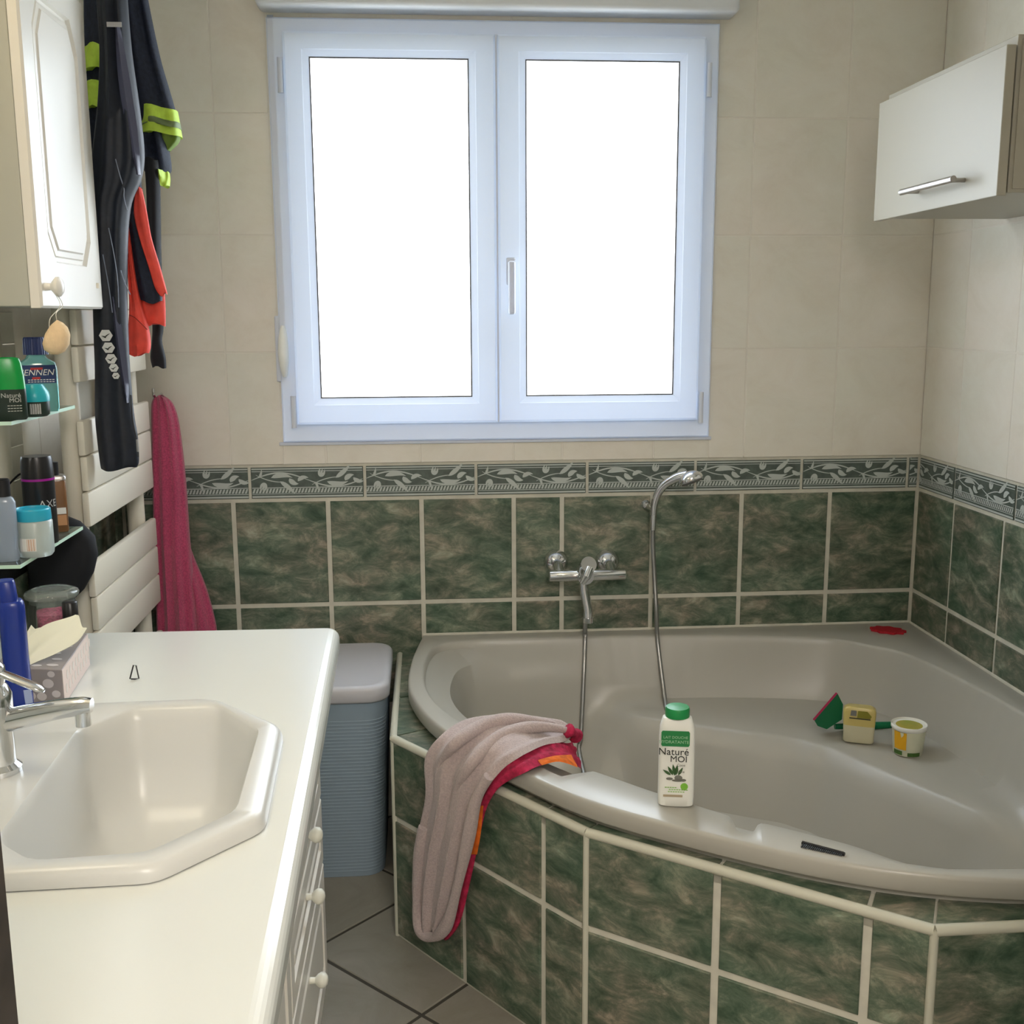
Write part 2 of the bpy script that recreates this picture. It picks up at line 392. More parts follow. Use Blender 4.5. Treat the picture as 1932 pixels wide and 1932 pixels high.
def xs_back(): return [0, -.25, -.5, -.75, -1.0, -1.132, -1.382, -1.632, -1.882, -2.132, XL]
G = .0125
def rects_minus(x0, x1, z0, z1, hole):
    hx0, hx1, hz0, hz1 = hole
    if x1 <= hx0 or x0 >= hx1 or z1 <= hz0 or z0 >= hz1: return [(x0, x1, z0, z1)]
    out = []
    if x0 < hx0: out.append((x0, hx0, z0, z1))
    if x1 > hx1: out.append((hx1, x1, z0, z1))
    a, c = max(x0, hx0), min(x1, hx1)
    if z0 < hz0: out.append((a, c, z0, hz0))
    if z1 > hz1: out.append((a, c, hz1, z1))
    return [r for r in out if r[1]-r[0] > .012 and r[3]-r[2] > .012]
def tile_wall(par, cols, horiz, skip=None, hole=None):
    """cols: descending positions along the wall; horiz(a) -> 3-D; builds green rows, frieze and beige rows"""
    rows = [(ZR, ZF0, GREEN, G), (ZR-TH, ZR, GREEN, G), (ZR-2*TH, ZR-TH, GREEN, G), (0, ZR-2*TH, GREEN, G)]
    z = ZF1+.004
    while z < ZC: rows.append((z, min(z+.2965, ZC), BEIGE, .0018)); z += .2965
    for z0, z1, M, g in rows:
        for a, c in zip(cols[:-1], cols[1:]):
            x0, x1 = c, a
            if skip and skip(x0, x1, z0, z1): continue
            for r in (rects_minus(x0+g/2, x1-g/2, z0+g/2, z1-g/2, hole) if hole and M is BEIGE else [(x0+g/2, x1-g/2, z0+g/2, z1-g/2)]):
                if r[1]-r[0] < .01 or r[3]-r[2] < .01: continue
                p, ax = horiz((r[0]+r[1])/2, (r[2]+r[3])/2)
                put_tile(par, 'tile', r[1]-r[0], r[3]-r[2], p, ax, (0, 0, 1), M)
tile_wall(wall_back, xs_back(), lambda x, z: ((x, .004, z), (1, 0, 0)), skip=lambda x0, x1, z0, z1: z1 < .53 and x1 > -1.43, hole=(WX0-.004, WX1+.004, WZ0-.004, WZ1+.004))
ycols = [0, -.211] + [-.211-.25*k for k in range(1, 9)] + [YF]
tile_wall(wall_right, ycols, lambda y, z: ((.004, y, z), (0, -1, 0)), skip=lambda y0, y1, z0, z1: z1 < .53 and y0 > -1.45)
tile_wall(wall_left, [0, -.07]+[-.07-.25*k for k in range(1, 10)]+[YF], lambda y, z: ((XL-.004, y, z), (0, 1, 0)), skip=lambda y0, y1, z0, z1: z1 < .7 and y1 < -1.0)
zf = (ZF0+ZF1)/2+.001
fx = [0, -.032, -.334, -.632, -.931, -1.234, -1.532, -1.836, -2.136]
for a, c in zip(fx[:-1], fx[1:]):
    put_frieze(wall_back, ((a+c)/2, .004, zf), (1, 0, 0), (0, 0, 1), a-c-.008, off=-.12)
put_frieze(wall_back, ((-2.136+XL)/2, .004, zf), (1, 0, 0), (0, 0, 1), .026, off=.1)
fy = [0, -.206, -.506, -.806, -1.106, -1.406, -1.706, -2.006, -2.306]
for a, c in zip(fy[:-1], fy[1:]): put_frieze(wall_right, (.004, (a+c)/2, zf), (0, -1, 0), (0, 0, 1), a-c-.008, off=-.045)
for k in range(4): put_frieze(wall_left, (XL-.004, -.16-.3*k, zf), (0, 1, 0), (0, 0, 1), .292)

# floor: slab and diagonal tiles
floor = struct(finish(box(XL-.2, .2, -4.6, .2, -.1, -.003), 'floor', GROUTF, loc=(0, 0, 0)))
FT = .3536; s2 = math.sqrt(.5)
# joints: y-x = .9935 + k*.5 ; x+y = -2.298 + k*.5
for i in range(-9, 5):
    for j in range(-8, 8):
        d = .9935+.5*(i+.5); s = -2.298+.5*(j+.5)
        x = (s-d)/2; y = (s+d)/2
        if XL-.12 < x < .12 and -4.3 < y < .1:
            corners = [(x+FT/2*s2*(a-b_), y+FT/2*s2*(a+b_)) for a, b_ in ((1, 1), (-1, 1), (-1, -1), (1, -1))]
            if min(c[1] for c in corners) > 0 or max(c[0] for c in corners) < XL: continue
            put_tile(floor, 'tile', FT-.009, FT-.009, (x, y, -.004), (s2, s2, 0), (-s2, s2, 0), FLOORM)
ceiling = struct(finish(box(XL-.2, .2, -4.6, .2, ZC, ZC+.1), 'ceiling', CEIL, loc=(0, 0, 0)))
# front wall with the doorway the picture is taken through, and the hallway behind
b = bmesh.new(); box(XL-.2, -1.62, YF-.14, YF, 0, ZC, bm=b); box(-.72, .2, YF-.14, YF, 0, ZC, bm=b); box(-1.62, -.72, YF-.14, YF, 2.1, ZC, bm=b)
struct(finish(b, 'wall_front', WALLP, loc=(0, 0, 0)))
b = bmesh.new(); box(-1.63, -1.578, YF-.155, YF+.012, 0, 2.1, .003, bm=b); box(-.762, -.72, YF-.155, YF+.012, 0, 2.1, .003, bm=b); box(-1.63, -.72, YF-.155, YF+.012, 2.06, 2.13, .003, bm=b)
struct(finish(b, 'door_1', DARKW, loc=(0, 0, 0)))
b = bmesh.new(); box(XL-.2, .2, -4.6, -4.5, 0, ZC, bm=b); box(XL-.2, XL-.1, -4.5, YF-.14, 0, ZC, bm=b); box(.1, .2, -4.5, YF-.14, 0, ZC, bm=b)
struct(finish(b, 'wall_hall', WALLP, loc=(0, 0, 0)))

# ---------------------------------------------------------------- window
win = struct(finish(box(WX0, WX1, .0, .003, WZ0, WZ0+.003), 'window_1', PVC, loc=((WX0+WX1)/2, 0, WZ0)))
def frame_bm(x0, x1, z0, z1, t, y0, y1, bev=.004, bm=None, openb=False):
    """mitred rectangular frame"""
    b = bm or bmesh.new(); P = []
    prof = [(0, y1), (0, y0+bev), (bev, y0), (t-bev, y0), (t, y0+bev), (t, y1)]
    rings = [[(x0+i, y, z0+i), (x1-i, y, z0+i), (x1-i, y, z1-i), (x0+i, y, z1-i)] for i, y in prof]
    R = [[b.verts.new(p) for p in r] for r in rings]
    for i in range(len(R)-1 if openb else len(R)):
        n = (i+1) % len(R)
        for j in range(4): b.faces.new((R[i][j], R[i][(j+1) % 4], R[n][(j+1) % 4], R[n][j]))
    return b
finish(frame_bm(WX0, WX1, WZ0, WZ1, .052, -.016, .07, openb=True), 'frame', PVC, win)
xm = -1.174
PANEB = None
def pane_mat():
    M = bpy.data.materials.new('frosted_daylit_glass'); M.use_nodes = True; nt = M.node_tree; nt.nodes.clear(); N = nt.nodes.new
    out = N('ShaderNodeOutputMaterial'); em = N('ShaderNodeEmission'); em.inputs[0].default_value = (.93, .97, 1, 1); em.inputs[1].default_value = WINDOW_L
    rf = N('ShaderNodeBsdfRefraction'); rf.inputs['Roughness'].default_value = .5; rf.inputs['Color'].default_value = (.9, .95, 1, 1)
    gl = N('ShaderNodeBsdfGlossy'); gl.inputs['Roughness'].default_value = .3; gl.inputs['Color'].default_value = (.06, .06, .06, 1)
    a = N('ShaderNodeAddShader'); a2 = N('ShaderNodeAddShader')
    nt.links.new(rf.outputs[0], a.inputs[0]); nt.links.new(gl.outputs[0], a.inputs[1]); nt.links.new(a.outputs[0], a2.inputs[0]); nt.links.new(em.outputs[0], a2.inputs[1]); nt.links.new(a2.outputs[0], out.inputs[0])
    return M
PANE = pane_mat()
for (x0, x1, gx0, gx1) in ((-1.700, xm-.002, -1.635, -1.245), (xm+.002, -.640, -1.098, -.709)):
    z0, z1 = 1.120, 2.088; gz0, gz1 = 1.190, 2.027
    b = bmesh.new()
    prof = [(0, .05), (0, -.034), (.006, -.040), ('g', -.040), ('h', -.0385), ('i', -.032)]
    def rr(e, y):
        f = {'g': .020, 'h': .018, 'i': -.001}.get(e)
        if f is None: return [(x0+e, y, z0+e), (x1-e, y, z0+e), (x1-e, y, z1-e), (x0+e, y, z1-e)]
        return [(gx0-f, y, gz0-f), (gx1+f, y, gz0-f), (gx1+f, y, gz1+f), (gx0-f, y, gz1+f)]
    R = [[b.verts.new(p) for p in rr(e, y)] for e, y in prof]
    for i in range(len(R)-1):
        for j in range(4): b.faces.new((R[i][j], R[i][(j+1) % 4], R[i+1][(j+1) % 4], R[i+1][j]))
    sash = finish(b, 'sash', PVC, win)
    finish(frame_bm(gx0-.0025, gx1+.0025, gz0-.0025, gz1+.0025, .0035, -.0335, -.028, .0005), 'gasket', PVCD, sash)
    finish(box(gx0-.003, gx1+.003, -.0315, -.0255, gz0-.003, gz1+.003), 'pane', PANE, sash)
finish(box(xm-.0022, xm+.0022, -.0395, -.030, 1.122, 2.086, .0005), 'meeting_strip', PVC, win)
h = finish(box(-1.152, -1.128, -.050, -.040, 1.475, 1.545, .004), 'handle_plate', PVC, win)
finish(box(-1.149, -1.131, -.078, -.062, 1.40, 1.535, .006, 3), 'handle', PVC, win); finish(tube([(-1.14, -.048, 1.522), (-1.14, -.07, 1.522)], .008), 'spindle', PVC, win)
for x in (-1.708, -.632):
    for z in (1.15, 1.98):
        bb = tube([(x, -.040, z-.035), (x, -.040, z+.045)], .0065, 12); tube([(x, -.040, z-.0375), (x, -.040, z-.035)], .007, 12, bm=bb)
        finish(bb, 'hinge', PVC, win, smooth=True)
# bottom cover strip of the frame and dark perimeter joint
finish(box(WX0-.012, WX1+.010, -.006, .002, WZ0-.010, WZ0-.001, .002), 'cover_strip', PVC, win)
shb = struct(finish(box(-1.758, -.566, -.075, .01, 2.138, 2.40, .012, 3), 'trim_1', mat('shutter_box_pvc', (.74, .77, .80), .45), loc=(-1.16, 0, 2.14), smooth=True))
st = thing('strap_winder', 'white oval shutter strap winder on wall left of window', 'strap winder', (-1.737, -.003, 1.31))
finish(box(-1.752, -1.724, -.010, -.0005, 1.23, 1.40, .004), 'back_plate', PVC, st)
b = bmesh.new(); rings = []
for i in range(15):
    t = i/14; zz = 1.243+.132*t; w = .0135*math.sin(math.pi*(.04+.92*t))**.45; d = .040*math.sin(math.pi*(.06+.88*t))**.6
    rings.append([(-1.729+w*math.cos(a), -.010-d*.5+d*.5*math.sin(a)-.0, zz) for a in [2*math.pi*k/18 for k in range(18)]])
loft(rings, bm=b); finish(b, 'cover', mat('winder_white', (.90, .92, .88), .3), st, smooth=True)
finish(box(-1.738, -1.7225, -.012, -.010, 1.375, 2.13), 'strap', mat('grey_blue_strap', (.40, .46, .55), .8), st)
# ground outside
struct(finish(box(-8, 8, .5, 20, -.6, -.5), 'floor_outside', mat('lawn', (.12, .16, .08), .9, noise=.3, nscale=2), loc=(0, .5, -.5)))

# ---------------------------------------------------------------- corner bath
P0, P1, P2, P3, P4 = (-1.4552, 0), (-1.4552, -.6093), (-1.0908, -1.0908), (-.6093, -1.4552), (0, -1.4552)
ZP = .4815
tub = thing('corner_bathtub', 'white acrylic corner bathtub built into a green tiled surround', 'bathtub', (-.75, -.75, 0))
outer_pts = [(-1.385, -.002), (-1.412, -.2), (-1.420, -.38), (-1.407, -.5), (-1.368, -.64), (-1.300, -.78), (-1.20, -.93), (-1.08, -1.08)]
outer_pts += [(y, x) for x, y in outer_pts[-2::-1]] 
inner_pts = [(-.20, -.205), (-.29, -.134), (-.51, -.088), (-.80, -.062), (-1.09, -.058), (-1.25, -.062), (-1.335, -.088), (-1.368, -.15), (-1.383, -.28), (-1.380, -.42), (-1.352, -.55), (-1.295, -.68), (-1.21, -.83),
             (-1.140, -.935), (-1.1185, -.962), (-1.098, -.962), (-1.073, -.945), (-1.055, -.945), (-.96, -1.045), (-.862, -1.140), (-.846, -1.158), (-.8445, -1.180), (-.848, -1.200), (-.838, -1.222), (-.818, -1.215), (-.804, -1.192), (-.79, -1.192), (-.74, -1.228), (-.673, -1.280), (-.615, -1.342), (-.56, -1.368),
             (-.42, -1.380), (-.28, -1.383), (-.15, -1.368), (-.088, -1.335), (-.062, -1.25), (-.058, -1.09), (-.062, -.80), (-.088, -.51), (-.134, -.29)]
smooth_pts = [(-.20, -.205), (-.29, -.134), (-.51, -.088), (-.80, -.072), (-1.05, -.075), (-1.22, -.09), (-1.30, -.14), (-1.33, -.24), (-1.335, -.38), (-1.30, -.52), (-1.23, -.66), (-1.13, -.81), (-1.0, -.96), (-.96, -1.0)]
smooth_pts += [(y, x) for x, y in smooth_pts[-2:0:-1]]
CT = Vector((-.72, -.72))
def polar_fn(pts, k=6):
    q = [Vector((p[0], p[1], 0)) for p in pts]; n = len(q); out = []
    for i in range(n):
        p0, p1, p2, p3 = q[i-1], q[i], q[(i+1) % n], q[(i+2) % n]
        for s in range(k):
            t = s/k; out.append(.5*((2*p1)+(p2-p0)*t+(2*p0-5*p1+4*p2-p3)*t*t+(3*p1-p0-3*p2+p3)*t**3))
    pr = sorted((math.atan2(p.y-CT.y, p.x-CT.x), math.hypot(p.x-CT.x, p.y-CT.y)) for p in out)
    def f(a):
        a = (a+math.pi) % (2*math.pi)-math.pi
        for i in range(len(pr)):
            if pr[i][0] > a:
                p, q_ = pr[i-1], pr[i]
                if i == 0: p = (pr[-1][0]-2*math.pi, pr[-1][1])
                return p[1]+(q_[1]-p[1])*(a-p[0])/max(1e-9, q_[0]-p[0])
        p, q_ = pr[-1], (pr[0][0]+2*math.pi, pr[0][1]); return p[1]+(q_[1]-p[1])*(a-p[0])/max(1e-9, q_[0]-p[0])
    return f
fin, fsm = polar_fn(inner_pts), polar_fn(smooth_pts)
# outer outline by ray against the polygon (corner included)
def outer_sample():
    o = [(0, 0)]; o += [tuple(p)[:2] for p in spline([(*p, 0) for p in outer_pts], 6)]; return [Vector((p[0]*1.0, p[1])) for p in o]
OUT = outer_sample(); OUT[0] = Vector((-.002, -.002))
def fout(a):
    d = Vector((math.cos(a), math.sin(a))); best = 0
    for i in range(len(OUT)):
        A, B = OUT[i]-CT, OUT[(i+1) % len(OUT)]-CT; e = B-A; den = d.x*e.y-d.y*e.x
        if abs(den) < 1e-12: continue
        t = (A.x*e.y-A.y*e.x)/den; s = (A.x*d.y-A.y*d.x)/den
        if t > 0 and -1e-6 <= s <= 1+1e-6: best = max(best, t)
    return best
angs = [2*math.pi*i/420 for i in range(420)]
for cx, cy in ((-.002, -.002), outer_pts[0], outer_pts[-1]): angs.append(math.atan2(cy-CT.y, cx-CT.x) % (2*math.pi))
angs = sorted(set(round(a, 6) for a in angs))
ZT = .532
def seatw(a):   # weight of the seat, 1 toward the back right corner
    d = abs((a-math.pi/4+math.pi) % (2*math.pi)-math.pi); return max(0, min(1, (math.radians(78)-d)/math.radians(22)))
def fedge(a):
    d = abs((a-math.pi/4+math.pi) % (2*math.pi)-math.pi); return .56+.36*min(1, (d/math.radians(72))**2)
rings = []
NR = [(4, 'o', ZP-.008), (4, 'o', ZT-.034), (3, 'o', ZT-.0345), (0, 'o', ZT-.032), (0, 'o', ZT-.008), (1, 'o', ZT-.002), (2, 'o', ZT), (0, 'i', ZT), (1, 'i', ZT-.002), (2, 'i', ZT-.007), (3, 'i', ZT-.02)]
def ringpt(a, r, z): return (CT.x+r*math.cos(a), CT.y+r*math.sin(a), z)
for k, kind, z in NR:
    R = []
    for a in angs:
        ro = fout(a); ri = min(fin(a), ro-.02)
        if kind == 'o': r = ro - (0, .002, .007, .002, .022)[k]
        else: r = ri + (.004, -.001, -.004, -.007)[k]
        R.append(ringpt(a, r, z))
    rings.append(R)
prof_n = [(.97, .485), (.945, .42), (.92, .34), (.89, .26), (.85, .19), (.79, .145), (.70, .125), (.5, .118), (.25, .116)]
def sst(t): t = max(0, min(1, t)); return t*t*(3-2*t)
for idx, (f, z) in enumerate(prof_n):
    R = []
    for a in angs:
        rs = fsm(a); w = seatw(a); fe = fedge(a)
        ps = [(.975, .48), (.95, .41), (.92, .372), (.5*(.92+fe)+.02, .360), (fe+.025, .356), (fe, .348), (fe-.035, .30), (fe-.10, .16), (.25, .116)][idx]
        ff = f+(ps[0]-f)*sst(w); zz = z+(ps[1]-z)*sst(w)
        R.append(ringpt(a, min(rs*ff, fin(a)-.008), zz))
    rings.append(R)
bt = loft(rings, cap0=False, cap1=True)
from mathutils.bvhtree import BVHTree
BASIN = BVHTree.FromBMesh(bt)
def in_basin(px, py, gap=.009):
    d = ray(px, py).normalized(); h = BASIN.ray_cast(CAM, d); return h[0]-d*gap
def on_basin(x, y, gap=.008):
    h = BASIN.ray_cast(Vector((x, y, 1.2)), Vector((0, 0, -1))); return h[0]+Vector((0, 0, gap))
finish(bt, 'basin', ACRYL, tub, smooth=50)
# tiled surround of the bath: backing, face tiles, top tiles, white edge trim
sur = tub
face = bmesh.new()
pp = [P0, P1, P2, P3, P4]
def inset(p, d=.01):
    c = Vector((-.6, -.6)); v = Vector(p); return v
rout = [(x, y) for x, y in pp]
def off_pt(i, d):   # polygon vertex moved outward by d
    P = [Vector(p) for p in pp]
    def nrm(a, b): n = Vector((a.y-b.y, b.x-a.x)).normalized(); return n if n.dot(Vector((-1, -1))) > 0 else -n
    if i == 0: return P[0]+nrm(P[0], P[1])*d
    if i == 4: return P[4]+nrm(P[3], P[4])*d
    n1, n2 = nrm(P[i-1], P[i]), nrm(P[i], P[i+1]); b_ = (n1+n2).normalized(); return P[i]+b_*(d/b_.dot(n1))
I = [off_pt(i, -.05) for i in range(5)]; O = [off_pt(i, -.004) for i in range(5)]
for i in range(4):
    for lo, hi in (((0), (ZP-.006)),):
        q = [(O[i], lo), (O[i+1], lo), (I[i+1], lo), (I[i], lo)]
        loft([[(p.x, p.y, lo) for p, _ in q], [(p.x, p.y, hi) for p, _ in q]], bm=face)
# top slab under the top tiles, reaching under the rim
def rim_under(p, d=.03):
    v = Vector(p); dv = CT-v; return v+dv.normalized()*d
topb = bmesh.new()
innert = [Vector((-1.36, 0)), Vector((-1.36, -.56)), Vector((-1.03, -1.03)), Vector((-.56, -1.36)), Vector((0, -1.36))]
for i in range(4):
    q = [O[i], O[i+1], innert[i+1], innert[i]]
    loft([[(p.x, p.y, ZP-.03) for p in q], [(p.x, p.y, ZP-.005) for p in q]], bm=face)
finish(face, 'surround', GROUT, tub)
def face_tiles(A, B, splits, outn):
    A, B = Vector(A), Vector(B); e = (B-A); L = e.length; e.normalize()
    for a, c in zip(splits[:-1], splits[1:]):
        for z0, z1 in ((0, .289), (.289, ZP-.002)):
            w = c-a-.015; h_ = z1-z0-.014
            m_ = A+e*((a+c)/2)-outn*.004
            put_tile(tub, 'tile', w, h_, (m_.x, m_.y, (z0+z1)/2), (e.x, e.y, 0), (0, 0, 1), GREEN, .0045)
def nrm2(a, b): a, b = Vector(a), Vector(b); n = Vector((a.y-b.y, b.x-a.x)).normalized(); return n if n.dot(Vector((-1, -1))) > 0 else -n
L12 = (Vector(P2)-Vector(P1)).length
face_tiles(P1, P2, [0, .2477, .491, L12], nrm2(P1, P2))
face_tiles(P2, P3, [0, .2535, .5045, L12], nrm2(P2, P3))
face_tiles(P3, P4, [0, .25, .50, .6093], nrm2(P3, P4))
face_tiles(P0, P1, [0, .11, .36, .6093], nrm2(P0, P1))
# top tiles
def top_tiles(i, splits):
    A, B = off_pt(i, -.008), off_pt(i+1, -.008); a2, b2 = innert[i], innert[i+1]
    L = (Vector(pp[i+1])-Vector(pp[i])).length
    for s, t in zip(splits[:-1], splits[1:]):
        u, v = (s+(.004 if s > 0 else .0025))/L, (t-(.004 if t < L-.01 else .0025))/L
        q = [A.lerp(B, u), A.lerp(B, v), a2.lerp(b2, v), a2.lerp(b2, u)]
        poly_tile(tub, [(p.x, p.y, ZP-.004) for p in q], (0, 0, .0035), GREEN)
top_tiles(0, [0, .11, .36, .6093]); top_tiles(1, [0, .2477, .491, L12]); top_tiles(2, [0, .2535, .5045, L12]); top_tiles(3, [0, .25, .5, .6093])
# white edging strips along top edges and vertical corners
TRIMW = mat('cream_edge_trim', (.55, .54, .44), .4)
for i in range(4):
    A, B = off_pt(i, -.006), off_pt(i+1, -.006)
    finish(tube([(A.x, A.y, ZP-.0065), (B.x, B.y, ZP-.0065)], .0095, 10), 'edge_trim', TRIMW, tub, smooth=True)
for i in (1, 2, 3):
    A = off_pt(i, -.005); finish(tube([(A.x, A.y, .001), (A.x, A.y, ZP-.004)], .0072, 10), 'corner_trim', TRIMW, tub, smooth=True)
# silicone bead between rim and wall
b = tube([(-1.385, -.004, ZT), (-.004, -.004, ZT), (-.004, -1.385, ZT)], .0055, 6); finish(b, 'sealant_bead', GROUT, tub)

# ---------------------------------------------------------------- worktop, vanity unit, sink
HC = .82
wt_out = [(-1.562+.028*math.cos(math.radians(a)), -.919+.028*math.sin(math.radians(a))) for a in (0, 15, 30, 45, 60, 75, 90)] + [(XL+.006, -.880), (XL+.006, YF+.03), (-1.494, YF+.03)]
so = [(-1.570, -1.448), (-1.555, -1.735), (-1.652, -1.845), (-1.862, -1.850), (-1.955, -1.76), (-1.965, -1.43), (-1.868, -1.328), (-1.685, -1.325)]
sc = Vector((-1.757, -1.608))
def scale_loop(L, c, k): return [((p[0]-c.x)*k+c.x, (p[1]-c.y)*k+c.y) for p in L]
def inset_loop(L, d):
    n = len(L); out = []; area = sum(L[i][0]*L[(i+1) % n][1]-L[(i+1) % n][0]*L[i][1] for i in range(n))
    sg = 1 if area > 0 else -1
    for i in range(n):
        a, b_, c = Vector(L[i-1]), Vector(L[i]), Vector(L[(i+1) % n])
        e1, e2 = (b_-a).normalized(), (c-b_).normalized(); n1, n2 = Vector((-e1.y, e1.x))*sg, Vector((-e2.y, e2.x))*sg
        bb = (n1+n2).normalized(); out.append(tuple(b_+bb*(d/max(.3, bb.dot(n1)))))
    return out
b = bmesh.new()
prof = [(.004, HC-.040), (0, HC-.034), (0, HC-.016), (.0015, HC-.0105), (.0035, HC-.007), (.0065, HC-.0037), (.010, HC-.0016), (.0145, HC-.0004), (.019, HC)]
R = [[b.verts.new((*p, z)) for p in (inset_loop(wt_out, d) if d else wt_out)] for d, z in prof]
for i in range(len(R)-1):
    for j in range(len(R[0])): b.faces.new((R[i][j], R[i][(j+1) % len(R[0])], R[i+1][(j+1) % len(R[0])], R[i+1][j]))
hole = scale_loop(so, sc, .93); ht = [b.verts.new((*p, HC)) for p in hole]; hb = [b.verts.new((*p, HC-.040)) for p in hole]
for i in range(8): b.faces.new((ht[i], ht[(i+1) % 8], hb[(i+1) % 8], hb[i]))
for top, hl in ((R[-1], ht), (R[0], hb)):
    es = []
    for loop in (top, hl):
        for i in range(len(loop)):
            e = b.edges.get((loop[i], loop[(i+1) % len(loop)])); es.append(e or b.edges.new((loop[i], loop[(i+1) % len(loop)])))
    bmesh.ops.triangle_fill(b, edges=es, use_beauty=True, use_dissolve=False)
wk = finish(b, 'worktop', WHITEL, loc=(-1.85, -1.6, HC-.04)); tag(wk, 'long white laminate worktop with inset octagonal sink beside left wall', 'worktop')
# sink
sink = thing('washbasin', 'white octagonal inset ceramic washbasin in the worktop', 'sink', (sc.x, sc.y, HC))
def round_loop(L, r=.018, k=3):
    out = []; n = len(L)
    for i in range(n):
        a, p, c = Vector(L[i-1]), Vector(L[i]), Vector(L[(i+1) % n]); d1 = (a-p).normalized(); d2 = (c-p).normalized()
        s, e = p+d1*r, p+d2*r
        for t in [j/k for j in range(k+1)]: out.append(tuple(s*(1-t)**2+p*2*t*(1-t)+e*t*t))
    return out
si = [(-1.603, -1.465), (-1.592, -1.715), (-1.668, -1.806), (-1.785, -1.814), (-1.838, -1.765), (-1.850, -1.440), (-1.800, -1.366), (-1.675, -1.364)]
so_r, si_r = round_loop(so), round_loop(si)
def lift(L, z): return [(x, y, z) for x, y in L]
ic = Vector((-1.72, -1.60))
rings = [lift(so_r, HC+.0012), lift(so_r, HC+.004), lift(round_loop(inset_loop(so, .002)), HC+.012), lift(round_loop(inset_loop(so, .006)), HC+.0175), lift(round_loop(inset_loop(so, .012)), HC+.020),
         lift(scale_loop(si_r, ic, 1.02), HC+.019), lift(si_r, HC+.015), lift(scale_loop(si_r, ic, .975), HC+.002), lift(scale_loop(si_r, ic, .93), HC-.05), lift(scale_loop(si_r, ic, .86), HC-.10), lift(scale_loop(si_r, ic, .74), HC-.130), lift(scale_loop(si_r, ic, .5), HC-.140), lift(scale_loop(si_r, ic, .08), HC-.143)]
finish(loft(rings, cap0=False), 'basin', CERAM, sink, smooth=50)
finish(lathe((ic.x, ic.y), [(.022, HC-.1425), (.022, HC-.139), (.012, HC-.1385)], 24), 'drain', CHROME, sink, smooth=True)
# vanity unit under the worktop
VX = -1.60
un = thing('vanity_unit', 'white drawer and cupboard unit beneath the worktop with ball knobs', 'cabinet', (-1.85, -1.6, 0))
b = bmesh.new(); box(XL+.012, VX, -.925, -.907, .08, HC-.041, bm=b); box(XL+.012, VX, YF+.05, YF+.068, .08, HC-.041, bm=b); box(XL+.012, VX, YF+.068, -.925, .08, .098, bm=b); box(XL+.012, XL+.02, YF+.068, -.925, .098, HC-.041, bm=b); box(XL+.10, VX-.04, YF+.068, -.93, .001, .08, bm=b)
box(VX-.018, VX, -1.42, -1.402, .098, HC-.041, bm=b); box(VX-.018, VX, -1.87, -1.852, .098, HC-.041, bm=b)
finish(b, 'carcass', WHITEP, un)
def front_panel(y0, y1, z0, z1, name, knobpos):
    b = bmesh.new(); x = VX+.0015
    prof = [(0, x), (0, x+.014), (.004, x+.018), (.040, x+.018), (.044, x+.012), (.052, x+.012), (.062, x+.017)]
    R = [[b.verts.new(p) for p in ((xx, y0+i, z0+i), (xx, y1-i, z0+i), (xx, y1-i, z1-i), (xx, y0+i, z1-i))] for i, xx in [(min(p[0], (z1-z0)*.45*p[0]/.062), p[1]) for p in prof]]
    for i in range(len(R)-1):
        for j in range(4): b.faces.new((R[i][j], R[i][(j+1) % 4], R[i+1][(j+1) % 4], R[i+1][j]))
    b.faces.new(R[-1]); b.faces.new(R[0][::-1])
    d = finish(b, name, WHITEP, un)
    ky, kz = knobpos; kb = bmesh.new(); rg = []
    for r, xx in [(.006, .017), (.0055, .026), (.010, .030), (.0135, .036), (.0125, .043), (.007, .0475), (.001, .0485)]:
        rg.append([(x+xx, ky+r*math.cos(a), kz+r*math.sin(a)) for a in [2*math.pi*k/18 for k in range(18)]])
    finish(loft(rg), 'knob', mat('ivory_knob', (.80, .80, .70), .3) if 'ivory_knob' not in bpy.data.materials else bpy.data.materials['ivory_knob'], d, smooth=True)
KX = VX+.04
kn = [on_x(KX, 597, 1580), on_x(KX, 600, 1705), on_x(KX, 612, 1828)]
ky = sum(k.y for k in kn)/3
dz = [(kn[0].z+kn[1].z)/2, (kn[1].z+kn[2].z)/2]
for (z0, z1), k in zip(((dz[0]+.002, HC-.045), (dz[1]+.002, dz[0]-.002), (.10, dz[1]-.002)), kn): front_panel(-1.409, -.909, z0, z1, 'drawer', (ky, k.z if z0 > .1 else k.z))
front_panel(-1.860, -1.413, .10, HC-.045, 'door', (-1.82, .60)); front_panel(YF+.05, -1.864, .10, HC-.045, 'door', (-1.91, .60))

# mixer tap on the sink deck
tp = thing('basin_tap', 'chrome single lever mixer tap behind the washbasin', 'tap', (-1.905, -1.58, HC+.019))
bx, by = -1.905, -1.58
finish(lathe((bx, by), [(.027, HC+.0195), (.027, HC+.026), (.021, HC+.032), (.020, HC+.085), (.0225, HC+.09), (.0225, HC+.12), (.017, HC+.132), (.012, HC+.136)], 28), 'body', CHROME, tp, smooth=40)
tip = Vector((-1.785, -1.584, .912))
sp = []
for t in [i/10 for i in range(11)]: sp.append(Vector((bx+.01, by, .905)).lerp(tip, t))
rings = []
for i, p in enumerate(sp):
    t = i/10; w = .0135-.001*t; hh = .016-.005*t
    if i == 10: w *= .8; hh *= .8
    rings.append([(p.x, p.y+w*math.cos(a), p.z+hh*math.sin(a)+.012*math.sin(t*1.6)) for a in [2*math.pi*k/18 for k in range(18)]])
finish(loft(rings), 'spout', CHROME, tp, smooth=50)
finish(tube([tip+Vector((-.012, 0, .006)), tip+Vector((-.012, 0, -.014))], .0095, 16), 'aerator', CHROME, tp, smooth=50)
lv = on_y(-1.60, 78, 1308)
